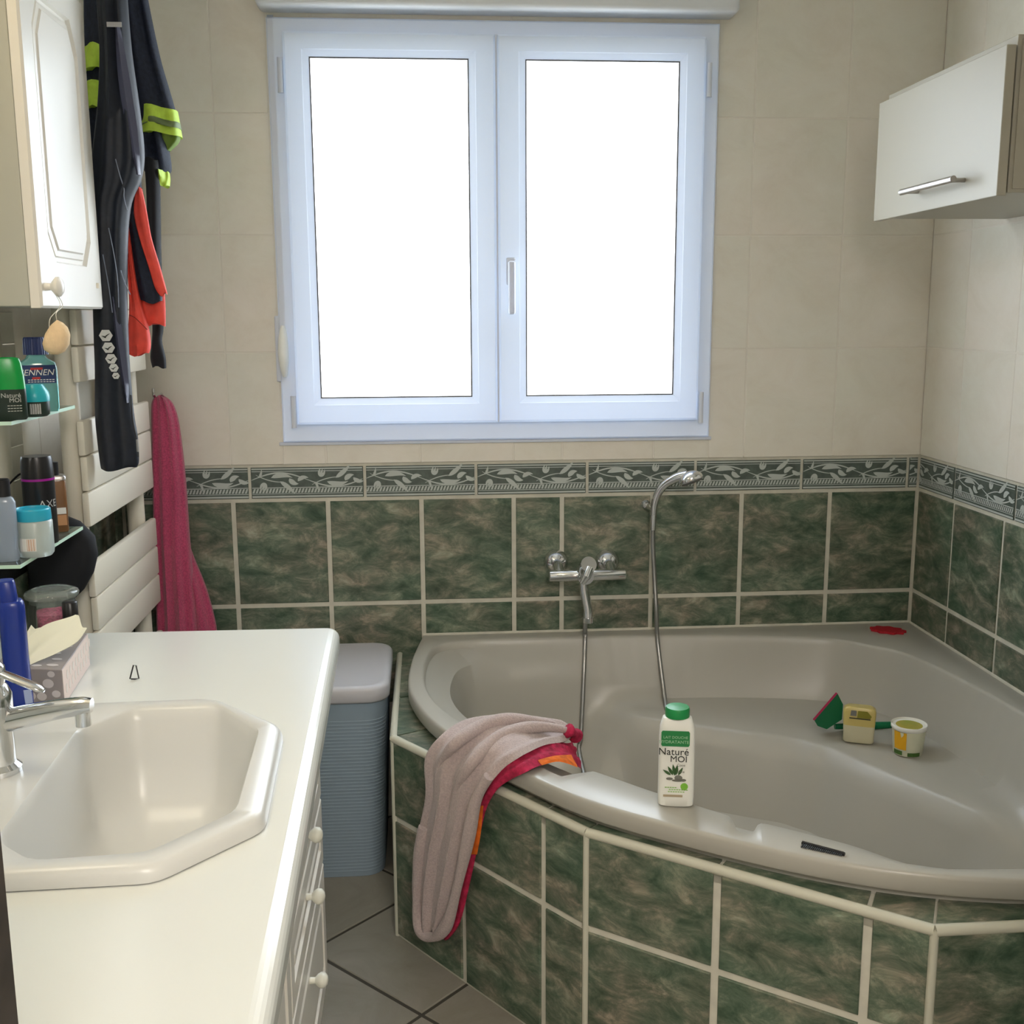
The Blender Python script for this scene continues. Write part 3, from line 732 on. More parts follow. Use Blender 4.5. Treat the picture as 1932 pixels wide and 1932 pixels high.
hb = bmesh.new(); lathe((bx, by), [(.014, HC+.130), (.0175, HC+.142), (.0165, HC+.156), (.009, HC+.164), (.001, HC+.165)], 20, bm=hb)
finish(hb, 'lever_hub', CHROME, tp, smooth=60)
a0 = Vector((bx+.008, by, HC+.150)); rings = []
for i in range(9):
    t = i/8; p = a0.lerp(Vector((lv.x, by-.01, lv.z)), t); w = .008+.002*math.sin(t*3); hh = .0045
    if i == 8: w *= .5; hh *= .5
    rings.append([(p.x, p.y+w*math.cos(a), p.z+hh*math.sin(a)) for a in [2*math.pi*k/12 for k in range(12)]])
finish(loft(rings), 'lever', CHROME, tp, smooth=60)

# ---------------------------------------------------------------- mirror cabinet, mirror, shelves
CX = -2.0
cab = thing('mirror_cabinet', 'white wall cabinet with arched raised-panel door and round knob, upper left', 'cabinet', (-2.08, -.83, 1.42))
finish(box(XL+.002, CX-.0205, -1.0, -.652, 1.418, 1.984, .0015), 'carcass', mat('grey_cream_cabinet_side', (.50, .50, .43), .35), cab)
finish(box(XL+.0005, XL+.002, -1.0, -.652, 1.43, 1.97), 'back_panel', WHITEP, cab)
# door in the plane X = CX with octagon raised field
y0, y1, z0, z1 = -1.002, -.650, 1.415, 1.986
dl = [(y0, z0), (y1, z0), (y1, z1), (y0, z1)]
def octo(y0, y1, z0, z1, ch):
    return [(y0+ch, z0), (y1-ch, z0), (y1, z0+ch*1.3), (y1, z1-ch*1.6), (y1-ch*1.0, z1), (y0+ch*1.0, z1), (y0, z1-ch*1.6), (y0, z0+ch*1.3)]
b = bmesh.new()
bk = [b.verts.new((CX-.019, y, z)) for y, z in dl]; md = [b.verts.new((CX-.004, y, z)) for y, z in dl]
fr = [b.verts.new((CX, y, z)) for y, z in [(y0+.004, z0+.004), (y1-.004, z0+.004), (y1-.004, z1-.004), (y0+.004, z1-.004)]]
for A, B in ((bk, md), (md, fr)):
    for i in range(4): b.faces.new((A[i], A[(i+1) % 4], B[(i+1) % 4], B[i]))
b.faces.new(bk[::-1])
oy0, oy1, oz0, oz1 = y0+.055, y1-.055, z0+.078, z1-.052
loops = []
for d, x in ((0, CX), (.003, CX-.007), (.010, CX-.007), (.012, CX-.003), (.021, CX-.002), (.024, CX+.001)):
    loops.append([b.verts.new((x, *p)) for p in octo(oy0+d, oy1-d, oz0+d, oz1-d, .035-d*.3)])
es = []
for loop in (fr, loops[0]):
    for i in range(len(loop)):
        e = b.edges.get((loop[i], loop[(i+1) % len(loop)])); es.append(e or b.edges.new((loop[i], loop[(i+1) % len(loop)])))
bmesh.ops.triangle_fill(b, edges=es, use_beauty=True)
for A, B in zip(loops[:-1], loops[1:]):
    for i in range(8): b.faces.new((A[i], A[(i+1) % 8], B[(i+1) % 8], B[i]))
b.faces.new(loops[-1])
door = finish(b, 'door', WHITEP, cab)
kp = on_x(CX+.02, 108, 541); rg = []
for r, xx in [(.007, 0), (.006, .010), (.011, .014), (.0165, .019), (.0165, .024), (.011, .029), (.001, .031)]:
    rg.append([(CX+xx, kp.y+r*math.cos(a), kp.z+r*math.sin(a)) for a in [2*math.pi*k/24 for k in range(24)]])
finish(loft(rg), 'knob', WHITEP, door, smooth=True)
hp = on_x(CX, 183, 538); finish(lathe((CX+.001, hp.y, hp.z), [(.004, -.006), (.004, .004)], 12), 'hinge_cover', CREAM, door, smooth=True)
mr = tag(finish(box(XL+.001, XL+.006, -2.30, -.685, .90, 1.41, .001), 'wall_mirror', MIRROR, loc=(XL, -1.5, .9)), 'frameless wall mirror behind the glass shelves', 'mirror')
mr2 = struct(finish(box(XL+.0005, XL+.012, YF+.02, -1.03, 1.415, 2.0, .001), 'trim_2', WHITEP, loc=(XL, -1.7, 1.4)))
# vanity lamp above mirror, outside the frame on the near side of the cabinet
vl = thing('vanity_lamp', 'warm vanity strip lamp above the mirror', 'lamp', (-2.1, -1.62, 2.1))
finish(box(XL+.012, XL+.06, -1.95, -1.30, 2.06, 2.12, .006), 'housing', WHITEP, vl)
finish(box(XL+.060, XL+.10, -1.93, -1.32, 2.065, 2.10, .008), 'diffuser', LAMPG, vl)
la = bpy.data.lights.new('vanity_bulb', 'AREA'); la.shape = 'RECTANGLE'; la.size = .6; la.size_y = .05; la.energy = LAMP_W; la.color = (1, .95, .80); la.spread = math.radians(80)
lo = bpy.data.objects.new('vanity_bulb', la); COL.objects.link(lo); lo.parent = vl
dirv = Vector((.22, .0, -1)).normalized(); lo.rotation_mode = 'QUATERNION'
lo.location = Vector((XL+.11, -1.62, 2.055)) - vl.location
zax = -dirv; xax = Vector((0, 1, 0)); yax = zax.cross(xax)
lo.matrix_local = Matrix.Translation(lo.location) @ Matrix((xax, yax, zax)).transposed().to_4x4()
# added hallway fill lamp behind the camera
hl = thing('hall_fill_lamp', 'added round fill lamp on the unseen hallway ceiling behind the doorway', 'lamp', (-1.1, -3.6, ZC))
finish(lathe((-1.1, -3.6), [(.14, ZC-.001), (.14, ZC-.03), (.11, ZC-.06), (.05, ZC-.075)], 28), 'shade', LAMPG, hl, smooth=True)
la = bpy.data.lights.new('hall_fill_bulb', 'POINT'); la.energy = HALL_FILL_W; la.color = (1, .94, .90); la.shadow_soft_size = .35
lo = bpy.data.objects.new('hall_fill_bulb', la); COL.objects.link(lo); lo.parent = hl; lo.location = (0, 0, -.2)

SX = -2.040
def shelf(z, y0, y1, label):
    t = thing('glass_shelf', label, 'shelf', (-2.10, (y0+y1)/2, z), 'glass shelves on the left wall')
    finish(box(XL+.007, SX-.001, y0+.001, y1-.001, z-.006, z), 'glass_plate', SHELFG, t)
    b = bmesh.new(); box(SX-.001, SX, y0, y1, z-.006, z, bm=b); box(XL+.007, SX-.001, y0, y0+.001, z-.006, z, bm=b); box(XL+.007, SX-.001, y1-.001, y1, z-.006, z, bm=b)
    finish(b, 'polished_edge', EDGEG, t)
    for y in (y0+.05, y1-.05): finish(tube([(XL+.007, y, z-.011), (XL+.030, y, z-.011)], .0045, 10), 'bracket', CHROME, t)
Z1, Z2 = 1.232, .995
shelf(Z1, -1.075, -.745, 'upper glass wall shelf carrying the mouthwash and green bottle')
shelf(Z2, -1.090, -.752, 'lower glass wall shelf carrying the black deodorant can')

CD = (CAM - Vector((-2.03, -1.0, 1.2)))   # facing of the labels: toward the doorway
fa = math.atan2(CD.y, CD.x)               # direction the fronts face
axr = Vector((-math.sin(fa), math.cos(fa), 0)); nf = Vector((math.cos(fa), math.sin(fa), 0))
# items on upper shelf ------------------------------------------------
# mouthwash bottle
mc = Vector((-2.063, -.880, Z1)); mp_ = on_y(-.88, 107, 690); hx = .034
t = thing('mouthwash_bottle', 'clear mouthwash bottle with navy ribbed cap and dark blue label', 'bottle', mc)
lft, rgt = on_y(mc.y, 36, 720), on_y(mc.y, 108, 720); hx = (rgt.x-lft.x)/2; mc.x = (rgt.x+lft.x)/2; top = on_y(mc.y, 70, 680).z; capt = on_y(mc.y, 60, 636).z; capb = on_y(mc.y, 60, 669).z
rt_ = fa+math.pi/2
finish(superell(mc, [(hx*.9, .017, Z1+.0005), (hx*.97, .019, Z1+.006), (hx, .020, Z1+.05), (hx, .020, top-.014), (hx*.93, .019, top-.004), (hx*.55, .016, top+.004), (.014, .014, capb+.002)], p=6, rot=rt_), 'body', AQUA, t, smooth=50)
b = bmesh.new(); rg = []
n = 60
for z, s in ((capb, 1), (capt-.003, .95), (capt, .86)): rg.append([(mc.x+(.0205+(.0007 if k % 2 else 0))*s*math.cos(2*math.pi*k/n), mc.y+(.0205+(.0007 if k % 2 else 0))*s*math.sin(2*math.pi*k/n), z) for k in range(n)])
finish(loft(rg), 'cap', BLUECAP, t)
lp = mc+nf*.0204; zt, zb = on_y(mc.y, 70, 688).z, on_y(mc.y, 70, 722).z
finish(prism([(-hx*.98, 0), (hx*.90, 0), (hx*.90, zt-zb), (-hx*.98, zt-zb)], (lp.x, lp.y, zb), axr, (0, 0, 1), .0006), 'label', BLUED, t)
finish(text_bm('MENNEN', .0150, (lp.x+axr.x*hx*.80+nf.x*.0008, lp.y+axr.y*hx*.80+nf.y*.0008, zb+(zt-zb)*.44), axr, (0, 0, 1), 'RIGHT', .0004, .25), 'lettering', LABELW, t)
b = bmesh.new()
for zz, xa, xb in ((.80, -.35, .25), (.28, -.3, .1)):
    prism([(xa*hx, 0), (xb*hx, 0), (xb*hx+.001, .004), (xa*hx+.001, .004)], (lp.x, lp.y, zb+(zt-zb)*zz-.002), axr, (0, 0, 1), .0004, bm=b, off=.0008)
finish(b, 'red_print', mat('red_print', (.5, .03, .03), .5), t)
b = bmesh.new()
for zz, xb in ((.17, .8), (.06, .75)):
    for k in range(9): prism([(-.5*hx+k*.0050, 0), (-.5*hx+k*.0050+.0036, 0), (-.5*hx+k*.0050+.0036, .0012), (-.5*hx+k*.0050, .0012)], (lp.x, lp.y, zb+(zt-zb)*zz), axr, (0, 0, 1), .0004, bm=b, off=.0008)
finish(b, 'small_print', LABELW, t)
# round jar with turquoise dome lid
jc = on_y(-.985, 62, 768); jr = .0245; jx = on_y(-.985, 93, 755).x-jr
t = thing('hair_gel_jar', 'small squat jar with turquoise domed lid on upper shelf', 'jar', (jx, -.985, Z1))
zl0 = on_y(-.985, 60, 757).z; zl1 = on_y(-.985, 60, 724).z
finish(lathe((jx, -.985), [(jr*.75, Z1+.0005), (jr*.93, Z1+.004), (jr*.98, Z1+.012), (jr*.98, zl0)], 30), 'pot', DKGRN, t, smooth=50)
finish(lathe((jx, -.985), [(jr*1.0, zl0), (jr*1.02, zl0+.008), (jr*.95, zl0+.016), (jr*.70, zl1-.004), (jr*.62, zl1-.001), (jr*.2, zl1)], 30), 'lid', TEAL, t, smooth=35)
b = bmesh.new(); mid = fa
for k in range(15):
    a = mid-.35+k*.05; w = (.012, .03, .018)[k % 3]
    p = [(jx+jr*1.0*math.cos(q), -.985+jr*1.0*math.sin(q)) for q in (a, a+w)]
    loft([[(p[0][0], p[0][1], Z1+.006), (p[1][0], p[1][1], Z1+.006), (p[1][0], p[1][1], zl0-.003), (p[0][0], p[0][1], zl0-.003)], [(x*1+nf.x*.0006, y+nf.y*.0006, z) for x, y, z in [(p[0][0], p[0][1], Z1+.006), (p[1][0], p[1][1], Z1+.006), (p[1][0], p[1][1], zl0-.003), (p[0][0], p[0][1], zl0-.003)]]], bm=b)
finish(b, 'barcode', LABELW, t)
# green bottle
gy = -1.045; gr, gl = on_y(gy, 47.5, 740), on_y(gy, -22, 740); gc = Vector(((gr.x+gl.x)/2, gy, Z1)); hx = (gr.x-gl.x)/2
gt = on_y(gy, 20, 674).z; gm = on_y(gy, 20, 734).z
gc.x = max(gc.x, XL+.012+hx)
t = thing('shower_gel_bottle', 'emerald green bottle with dark lower half, left end of upper shelf', 'bottle', gc)
finish(superell(gc, [(hx*.92, .014, Z1+.0005), (hx, .016, Z1+.004), (hx, .017, gm)], p=3.2, rot=rt_), 'body', DKGRN, t, smooth=50)
finish(superell(gc, [(hx*1.0, .017, gm), (hx*.97, .017, gm+(gt-gm)*.4), (hx*.88, .016, gm+(gt-gm)*.8), (hx*.78, .014, gt-.002), (hx*.6, .010, gt)], p=3.2, rot=rt_), 'cap', EMER, t, smooth=50)
lp = gc+nf*.0173
b = text_bm('Naturé', .0105, (*(lp+axr*hx*.72).xy, on_y(gy, 20, 749).z), axr, (0, 0, 1), 'RIGHT', .0004)
merge(b, text_bm('MOI', .0100, (*(lp+axr*hx*.72).xy, on_y(gy, 20, 758).z), axr, (0, 0, 1), 'RIGHT', .0004))
for zz in (765, 770, 775):
    for k in range(5): prism([(hx*.72-k*.0045-.0035, 0), (hx*.72-k*.0045, 0), (hx*.72-k*.0045, .0011), (hx*.72-k*.0045-.0035, .0011)], (lp.x, lp.y, on_y(gy, 20, zz).z), axr, (0, 0, 1), .0004, bm=b)
finish(b, 'lettering', mat('grey_lettering', (.5, .52, .48), .5), t)
# items on lower shelf -------------------------------------------------
ay = -.905; al, ar = on_y(ay, 41, 900), on_y(ay, 101, 900); ac = ((al.x+ar.x)/2, ay); r_ = (ar.x-al.x)/2
zt = on_y(ay, 70, 860).z; zc = on_y(ay, 70, 902).z
t = thing('deodorant_can', 'black deodorant can with thin magenta band on lower shelf', 'can', (*ac, Z2))
finish(lathe(ac, [(r_*.95, Z2+.0005), (r_, Z2+.004), (r_, zc-.003)], 32), 'body', BLACKP, t, smooth=40)
finish(lathe(ac, [(r_*1.02, zc-.003), (r_*1.02, zc+.001)], 32), 'band', MAG, t, smooth=40)
finish(lathe(ac, [(r_, zc+.001), (r_*.97, zt-.006), (r_*.90, zt), (r_*.2, zt)], 32), 'cap', BLACKP, t, smooth=40)
zz = on_y(ay, 80, 954).z
def wrapc(cx, cy, r):
    def f(p):
        d = Vector((p.x-cx, p.y-cy)); s = d.dot(Vector((axr.x, axr.y))); a = fa+s/r
        rr = r+.0006; return Vector((cx+rr*math.cos(a), cy+rr*math.sin(a), p.z))
    return f
finish(text_bm('AXE', .019, (ac[0]+axr.x*-.002+nf.x*r_, ac[1]+axr.y*-.002+nf.y*r_, zz), axr, (0, 0, 1), 'LEFT', .0003, bend=wrapc(ac[0], ac[1], r_)), 'lettering', LABELW, t)
# black pump cap bottles behind
t = thing('perfume_bottle', 'amber perfume bottle with small dark cap, right of black can', 'bottle', (-2.04, -.825, Z2))
pl = on_y(-.80, 84, 940); pr_ = on_y(-.80, 125, 940); pc = Vector(((pl.x+pr_.x)/2, -.80, Z2)); hx = (pr_.x-pl.x)/2
t.location = pc; zt = on_y(-.80, 100, 905).z; zc = on_y(-.80, 100, 872).z
finish(superell(pc, [(hx*.92, .012, Z2+.0005), (hx, .014, Z2+.004), (hx, .014, zt-.004), (hx*.9, .013, zt)], p=6, rot=rt_), 'body', AMBER, t, smooth=50)
finish(superell(pc+axr*0, [(hx*1.05, .016, zt), (hx*1.05, .016, zt+.006), (hx*.9, .014, zt+.009)], p=5, rot=rt_), 'collar', STEEL, t, smooth=50)
finish(lathe(pc, [(.0095, zt-Z2+.009), (.0095, zc-Z2), (.006, zc-Z2+.001)], 20), 'cap', BLACKP, t, smooth=50)
pq = pc+nf*.0146
finish(prism([(-hx*.5, .014), (hx*.85, .014), (hx*.85, .034), (-hx*.5, .034)], (pq.x, pq.y, Z2), axr, (0, 0, 1), .0005), 'label', LABELO, t)
finish(prism([(-hx*.2, .036), (hx*.85, .036), (hx*.85, .048), (-hx*.2, .048)], (pq.x, pq.y, Z2), axr, (0, 0, 1), .0005), 'label', LABELW, t)
q = on_y(-.80, 70, 856); t = thing('spray_bottle', 'tall dark spray bottle mostly hidden behind black deodorant can', 'bottle', (q.x-.006, -.83, Z2)); 
finish(lathe((q.x-.006, -.83), [(.014, Z2+.0005), (.014, q.z-.03), (.008, q.z-.022), (.008, q.z-.016)], 20), 'body', mat('grey_bottle', (.2, .19, .18), .3), t, smooth=50)
finish(lathe((q.x-.006, -.83), [(.011, q.z-.016), (.011, q.z-.002), (.008, q.z)], 20), 'cap', BLACKP, t, smooth=50)
# cream jar with cyan lid
jy = -1.015; jl, jr_ = on_y(jy, 30, 1000), on_y(jy, 99, 1000); jc = ((jl.x+jr_.x)/2, jy); r_ = (jr_.x-jl.x)/2
zt = on_y(jy, 64, 958).z; zc = on_y(jy, 64, 980).z
t = thing('cream_jar', 'translucent cream jar with bright cyan screw lid', 'jar', (*jc, Z2))
finish(lathe(jc, [(r_*.85, Z2+.0005), (r_*.97, Z2+.005), (r_, Z2+.012), (r_, zc-.003), (r_*.93, zc)], 36), 'pot', TINT, t, smooth=40)
finish(lathe(jc, [(r_*.95, zc), (r_*.97, zc+.001), (r_*.95, zt-.002), (r_*.89, zt), (r_*.86, zt-.001), (r_*.85, zt-.004), (.001, zt-.004)], 36), 'lid', CYAN, t, smooth=40)
b = bmesh.new(); c_ = bmesh.new()
def arcpatch(b, cx, cy, r, a0, a1, z0, z1, n=6, th=.0006):
    i = [(cx+r*math.cos(a0+(a1-a0)*k/n), cy+r*math.sin(a0+(a1-a0)*k/n)) for k in range(n+1)]
    o = [(cx+(r+th)*math.cos(a0+(a1-a0)*k/n), cy+(r+th)*math.sin(a0+(a1-a0)*k/n)) for k in range(n+1)]
    P = i+o[::-1]; loft([[(x, y, z0) for x, y in P], [(x, y, z1) for x, y in P]], bm=b)
arcpatch(b, *jc, r_, fa-.85, fa+.05, Z2+.013, Z2+.035); finish(b, 'label', LABELW, t)
b = bmesh.new()
for k in range(7): arcpatch(b, *jc, r_+.0005, fa-.42+k*.065, fa-.42+k*.065+(.03 if k % 2 else .015), Z2+.014, Z2+.034, 2)
finish(b, 'stripe_print', LABELO, t)
# pale gel bottle, cut by the picture edge
gy = -1.055; gr = on_y(gy, 33, 1000); r_ = .019; gcx = gr.x-r_
zt = on_y(gy, 20, 903).z; zc = on_y(gy, 20, 936).z
gcx = max(gcx, XL+.010+r_)
t = thing('gel_bottle', 'pale blue clear gel bottle with black cap, left end of lower shelf', 'bottle', (gcx, gy, Z2))
finish(superell((gcx, gy), [(r_*.9, .012, Z2+.0005), (r_, .014, Z2+.006), (r_*.9, .013, Z2+.025), (r_, .014, Z2+.05), (r_*.98, .014, zc-.010), (r_*.8, .012, zc-.003), (.010, .009, zc+.001)], p=3, rot=rt_), 'body', GEL, t, smooth=50)
finish(lathe((gcx, gy), [(.0125, zc), (.0125, zt-.002), (.010, zt)], 20), 'cap', BLACKP, t, smooth=50)

# sponge on a string from the cabinet knob
t = thing('konjac_sponge', 'cream half-round sponge hanging on a string from the cabinet knob', 'sponge', (CX+.02, kp.y, kp.z-.02))
sy = kp.y; q = on_x(CX+.022, 106, 640)
sc_ = Vector((CX+.020, q.y, q.z)); L_, R_ = on_x(CX+.02, 82, 640), on_x(CX+.02, 132, 640)
# outline traced as (pixel) points on the plane facing the room, given real thickness
ol = [(97, 613), (108, 604), (118, 609), (127, 618), (132, 632), (130, 650), (122, 663), (110, 669), (96, 668), (84, 660), (81, 648), (86, 630)]
pl_ = [on_y(sc_.y, *p) for p in ol]; cc = sum(pl_, Vector())/len(pl_)
rings = []
for k, (s, d) in enumerate([(.55, -.016), (.85, -.012), (1, -.003), (1, .003), (.85, .012), (.55, .016)]): rings.append([cc+(p-cc)*s+Vector((0, d, 0)) for p in pl_])
finish(loft(rings), 'sponge_body', SPONGE, t, smooth=70)
kx = CX+.012
b = tube(spline([(kx, kp.y-.006, kp.z-.004), (kx+.012, kp.y-.004, kp.z-.03), on_y(sc_.y, 95, 600), on_y(sc_.y, 93, 618)], 4), .0007, 5)
tube(spline([(kx, kp.y+.006, kp.z-.004), (kx+.014, kp.y+.002, kp.z-.03), on_y(sc_.y, 106, 590), on_y(sc_.y, 108, 607)], 4), .0007, 5, bm=b)
finish(b, 'string', STRING, t)

# ---------------------------------------------------------------- things on the worktop
H0 = HC+.0005
# blue bottle
by_ = -1.345; bl = on_y(by_, 52, 1180); br = on_y(by_, 66, 1360); bbl = on_y(by_, 16, 1376)
t = thing('blue_lotion_bottle', 'tall glossy royal blue bottle standing behind the tap', 'bottle', ((br.x+bbl.x)/2, by_, HC))
cxb = (br.x+bbl.x)/2; hxb = (br.x-bbl.x)/2; top = on_y(by_, 30, 1132).z; capt = on_y(by_, 25, 1094).z
cxt = on_y(by_, 22, 1150).x
def secb(hx, hy, z, cx): return [(cx+axr.x*hx*math.copysign(abs(math.cos(a))**.6, math.cos(a))+nf.x*hy*math.sin(a), by_+axr.y*hx*math.copysign(abs(math.cos(a))**.6, math.cos(a))+nf.y*hy*math.sin(a), z) for a in [2*math.pi*k/32 for k in range(32)]]
lerp = lambda a, c, u: a+(c-a)*u
rings = []
for u, w, d in [(0, .95, .016), (.02, 1, .018), (.25, .98, .019), (.5, .92, .019), (.8, .93, .018), (.95, .92, .017), (.985, .86, .016), (1, .75, .014)]:
    rings.append(secb(hxb*w, d, H0+(top-H0)*u, lerp(cxb, cxt, u)))
finish(loft(rings), 'body', BLUEB, t, smooth=45)
finish(loft([secb(hxb*.70, .013, top, cxt-.004), secb(hxb*.68, .013, capt-.003, cxt-.006), secb(hxb*.60, .011, capt, cxt-.006)]), 'cap', BLUEB, t, smooth=45)
q = Vector((cxb, by_, 0))+nf*.0185+axr*hxb*.45
finish(prism([(0, .014), (.010, .014), (.008, .050), (-.002, .050)], (q.x, q.y, HC), axr, (0, 0, 1), .0008), 'label', mat('pale_blue_print', (.35, .42, .65), .4), t)
# glass candle jar
cy_ = -1.015; l_, r__ = on_y(cy_, 54, 1160), on_y(cy_, 147, 1160); jc = ((l_.x+r__.x)/2, cy_); r_ = (r__.x-l_.x)/2*.98
zr = on_y(cy_, 97, 1122).z; zt = on_y(cy_, 97, 1098).z
jx_ = max(jc[0], XL+.02+r_); jc = (jx_, cy_)
t = thing('bath_salt_jar', 'glass jar with domed glass lid filled with pink bath salt', 'jar', (*jc, HC))
finish(lathe(jc, [(r_*.9, H0), (r_, H0+.005), (r_, zr-.022), (r_*.93, zr-.010), (r_*.93, zr-.004), (r_*.90, zr-.004), (r_*.90, zr-.010), (r_*.96, zr-.023), (r_*.96, H0+.006), (r_*.3, H0+.005)], 40), 'glass_body', THING, t, smooth=50)
ls = mat('milky_pink_glass', (.60, .42, .46), .2, trans=.3)
finish(lathe(jc, [(r_*.92, H0+.008), (r_*.955, H0+.012), (r_*.955, zr-.036), (r_*.8, zr-.030), (r_*.3, zr-.034), (.001, zr-.034)], 40), 'bath_salt', SALT, t, smooth=50)
finish(lathe(jc, [(r_*.90, zr-.014), (r_*.93, zr-.003), (r_*1.08, zr-.002), (r_*1.10, zr+.003), (r_*1.06, zr+.007), (r_*.93, zr+.009), (r_*.80, zr+.011), (r_*.5, zr+.008), (.001, zr+.007)], 40), 'lid', LIDG, t, smooth=50)
b = bmesh.new(); arcpatch(b, *jc, r_, fa-.1, fa+.6, HC+.025, HC+.065, 8); finish(b, 'label', mat('grey_label', (.55, .50, .50), .5), t)
# small black bottle
q0, q1 = on_y(-1.06, 122, 1140), on_y(-1.06, 152, 1140); zt = on_y(-1.06, 137, 1130).z; zs = on_y(-1.06, 137, 1165).z
cx_ = (q0.x+q1.x)/2; r_ = (q1.x-q0.x)/2
cx_ = max(cx_, jc[0]+.001)
t = thing('black_bottle', 'small black bottle with shiny cap in front of pink jar', 'bottle', (cx_, -1.075, HC))
finish(lathe((cx_, -1.075), [(r_*1.15, H0), (r_*1.25, H0+.004), (r_*1.25, zs-.012), (r_*.8, zs-.001)], 24), 'body', BLACKP, t, smooth=50)
finish(lathe((cx_, -1.075), [(r_*.95, zs-.001), (r_*.95, zt-.002), (r_*.8, zt)], 24), 'cap', BLACKP, t, smooth=50)
# tissue box
A = on_z(HC, 122, 1330); B = on_z(HC, 60, 1327); ht_ = on_y(A.y, 118, 1264).z-HC
C_ = Vector((A.x-.038, A.y+.215, HC)); 
ux = (B-A); ux.z = 0; ux.normalize(); uy = Vector((-ux.y, ux.x, 0)); uy = uy if uy.y > 0 else -uy
uy = Vector((-.10, 1, 0)).normalized(); W_, D_ = .112, .195
t = thing('tissue_box', 'low tissue box with pale petal print and a tissue sticking out', 'tissue box', (A.x, A.y, HC))
base = [A, A+ux*W_, A+ux*W_+uy*D_, A+uy*D_]
b = loft([[Vector((p.x, p.y, H0)) for p in base], [Vector((p.x, p.y, HC+ht_)) for p in base]])
bmesh.ops.bevel(b, geom=b.edges[:], offset=.001, segments=1, affect='EDGES'); finish(b, 'carton', BOXM, t)
e = .0012; nfr = Vector((-uy.x, -uy.y, 0)); nsd = -ux
b = bmesh.new()
for (cx, cy, s) in ((.012, .017, .007), (.024, .033, .009), (.036, .012, .008), (.046, .03, .006), (.055, .012, .009), (.070, .03, .008), (.018, .048, .006), (.062, .045, .007), (.084, .015, .008), (.095, .036, .007)):
    if cy+s < ht_: prism(ellipse(cx, cy, s, s*.8, 14), A+nfr*.0003, ux, (0, 0, 1), -.0005 if ux.cross(Vector((0, 0, 1))).dot(nfr) < 0 else .0005, bm=b)
for (cx, cy, s) in ((.02, .02, .010), (.045, .015, .009), (.09, .018, .010), (.02, .05, .009), (.03, .08, .010), (.09, .06, .009), (.02, .12, .010), (.09, .11, .010)):
    prism(ellipse(cx, cy, s, s*.55, 14), Vector((A.x, A.y, HC+ht_+.0002)), ux, uy, -.0005 if ux.cross(uy).z < 0 else .0005, bm=b)
finish(b, 'petal_print', DOTS, t)['kind'] = 'stuff'
b = bmesh.new()
prism([(.001, .001), (D_-.001, .001), (D_-.001, ht_-.001), (.001, ht_-.001)], A+nsd*.0001, uy, (0, 0, 1), .0004 if uy.cross(Vector((0, 0, 1))).dot(nsd) > 0 else -.0004, bm=b)
finish(b, 'side_panel', BOXL, t)
b = bmesh.new(); sg = 1 if uy.cross(Vector((0, 0, 1))).dot(nsd) > 0 else -1
for i in range(9):
    for j in range(2): prism(ellipse(.020+i*.021+(.01 if j else 0), ht_*(.36+.34*j), .0055, .0075, 12), A+nsd*.0006, uy, (0, 0, 1), .0004*sg, bm=b)
finish(b, 'petal_print', DOTP, t)['kind'] = 'stuff'
# crumpled tissue: left and right edges as real curves above the slot
zt_ = HC+ht_
Lc = [Vector((A.x, A.y, 0))+ux*.080+uy*.03+Vector((0, 0, zt_-.002)), Vector((A.x, A.y, 0))+ux*.075+uy*.045+Vector((0, 0, zt_+.020)), Vector((A.x, A.y, 0))+ux*.045+uy*.07+Vector((0, 0, zt_+.045)), Vector((A.x, A.y, 0))+ux*.010+uy*.09+Vector((0, 0, zt_+.058)), Vector((A.x, A.y, 0))-ux*.004+uy*.10+Vector((0, 0, zt_+.062))]
Rc = [Vector((A.x, A.y, 0))+ux*.065+uy*.005+Vector((0, 0, zt_-.002)), Vector((A.x, A.y, 0))+ux*.045+uy*.015+Vector((0, 0, zt_+.008)), Vector((A.x, A.y, 0))+ux*.015+uy*.035+Vector((0, 0, zt_+.018)), Vector((A.x, A.y, 0))-ux*.015+uy*.06+Vector((0, 0, zt_+.028)), Vector((A.x, A.y, 0))-ux*.026+uy*.08+Vector((0, 0, zt_+.040))]
def sheet(Lc, Rc, n=10, k=5, amp=.003, ph=0, th=.0008):
    La, Ra = spline(Lc, k), spline(Rc, k); nr = Vector((0, 0, 1)); G1 = []
    for i, (a, c) in enumerate(zip(La, Ra)):
        row = []
        for j in range(n+1):
            u = j/n; p = a.lerp(c, u); row.append(p+Vector((0, 0, 1))*amp*math.sin(u*9+ph+i*.25)+Vector((0, -1, 0))*amp*math.cos(u*7+i*.4))
        G1.append(row)
    b = bmesh.new(); T = [[b.verts.new(p) for p in r] for r in G1]; B2 = [[b.verts.new(p-Vector((0, -th, th))) for p in r] for r in G1]
    for i in range(len(T)-1):
        for j in range(n):
            b.faces.new((T[i][j], T[i][j+1], T[i+1][j+1], T[i+1][j])); b.faces.new((B2[i][j], B2[i+1][j], B2[i+1][j+1], B2[i][j+1]))
    m = len(T)
    for i in range(m-1):
        for j in (0, n): b.faces.new((T[i][j], T[i+1][j], B2[i+1][j], B2[i][j]))
    for j in range(n):
        for i in (0, m-1): b.faces.new((T[i][j], T[i][j+1], B2[i][j+1], B2[i][j]))
    return b
b = sheet(Lc, Rc)
L2 = [Lc[0]+uy*.02, Lc[0]+uy*.035+Vector((0, 0, .022)), Lc[0]+uy*.05-ux*.012+Vector((0, 0, .045))]
R2 = [Lc[0]+uy*.02-ux*.04, Lc[0]+uy*.035-ux*.04+Vector((0, 0, .022)), Lc[0]+uy*.05-ux*.035+Vector((0, 0, .040))]
merge(b, sheet(L2, R2, 6, 4, .002)); finish(b, 'tissue', TISSUE, t, smooth=60)
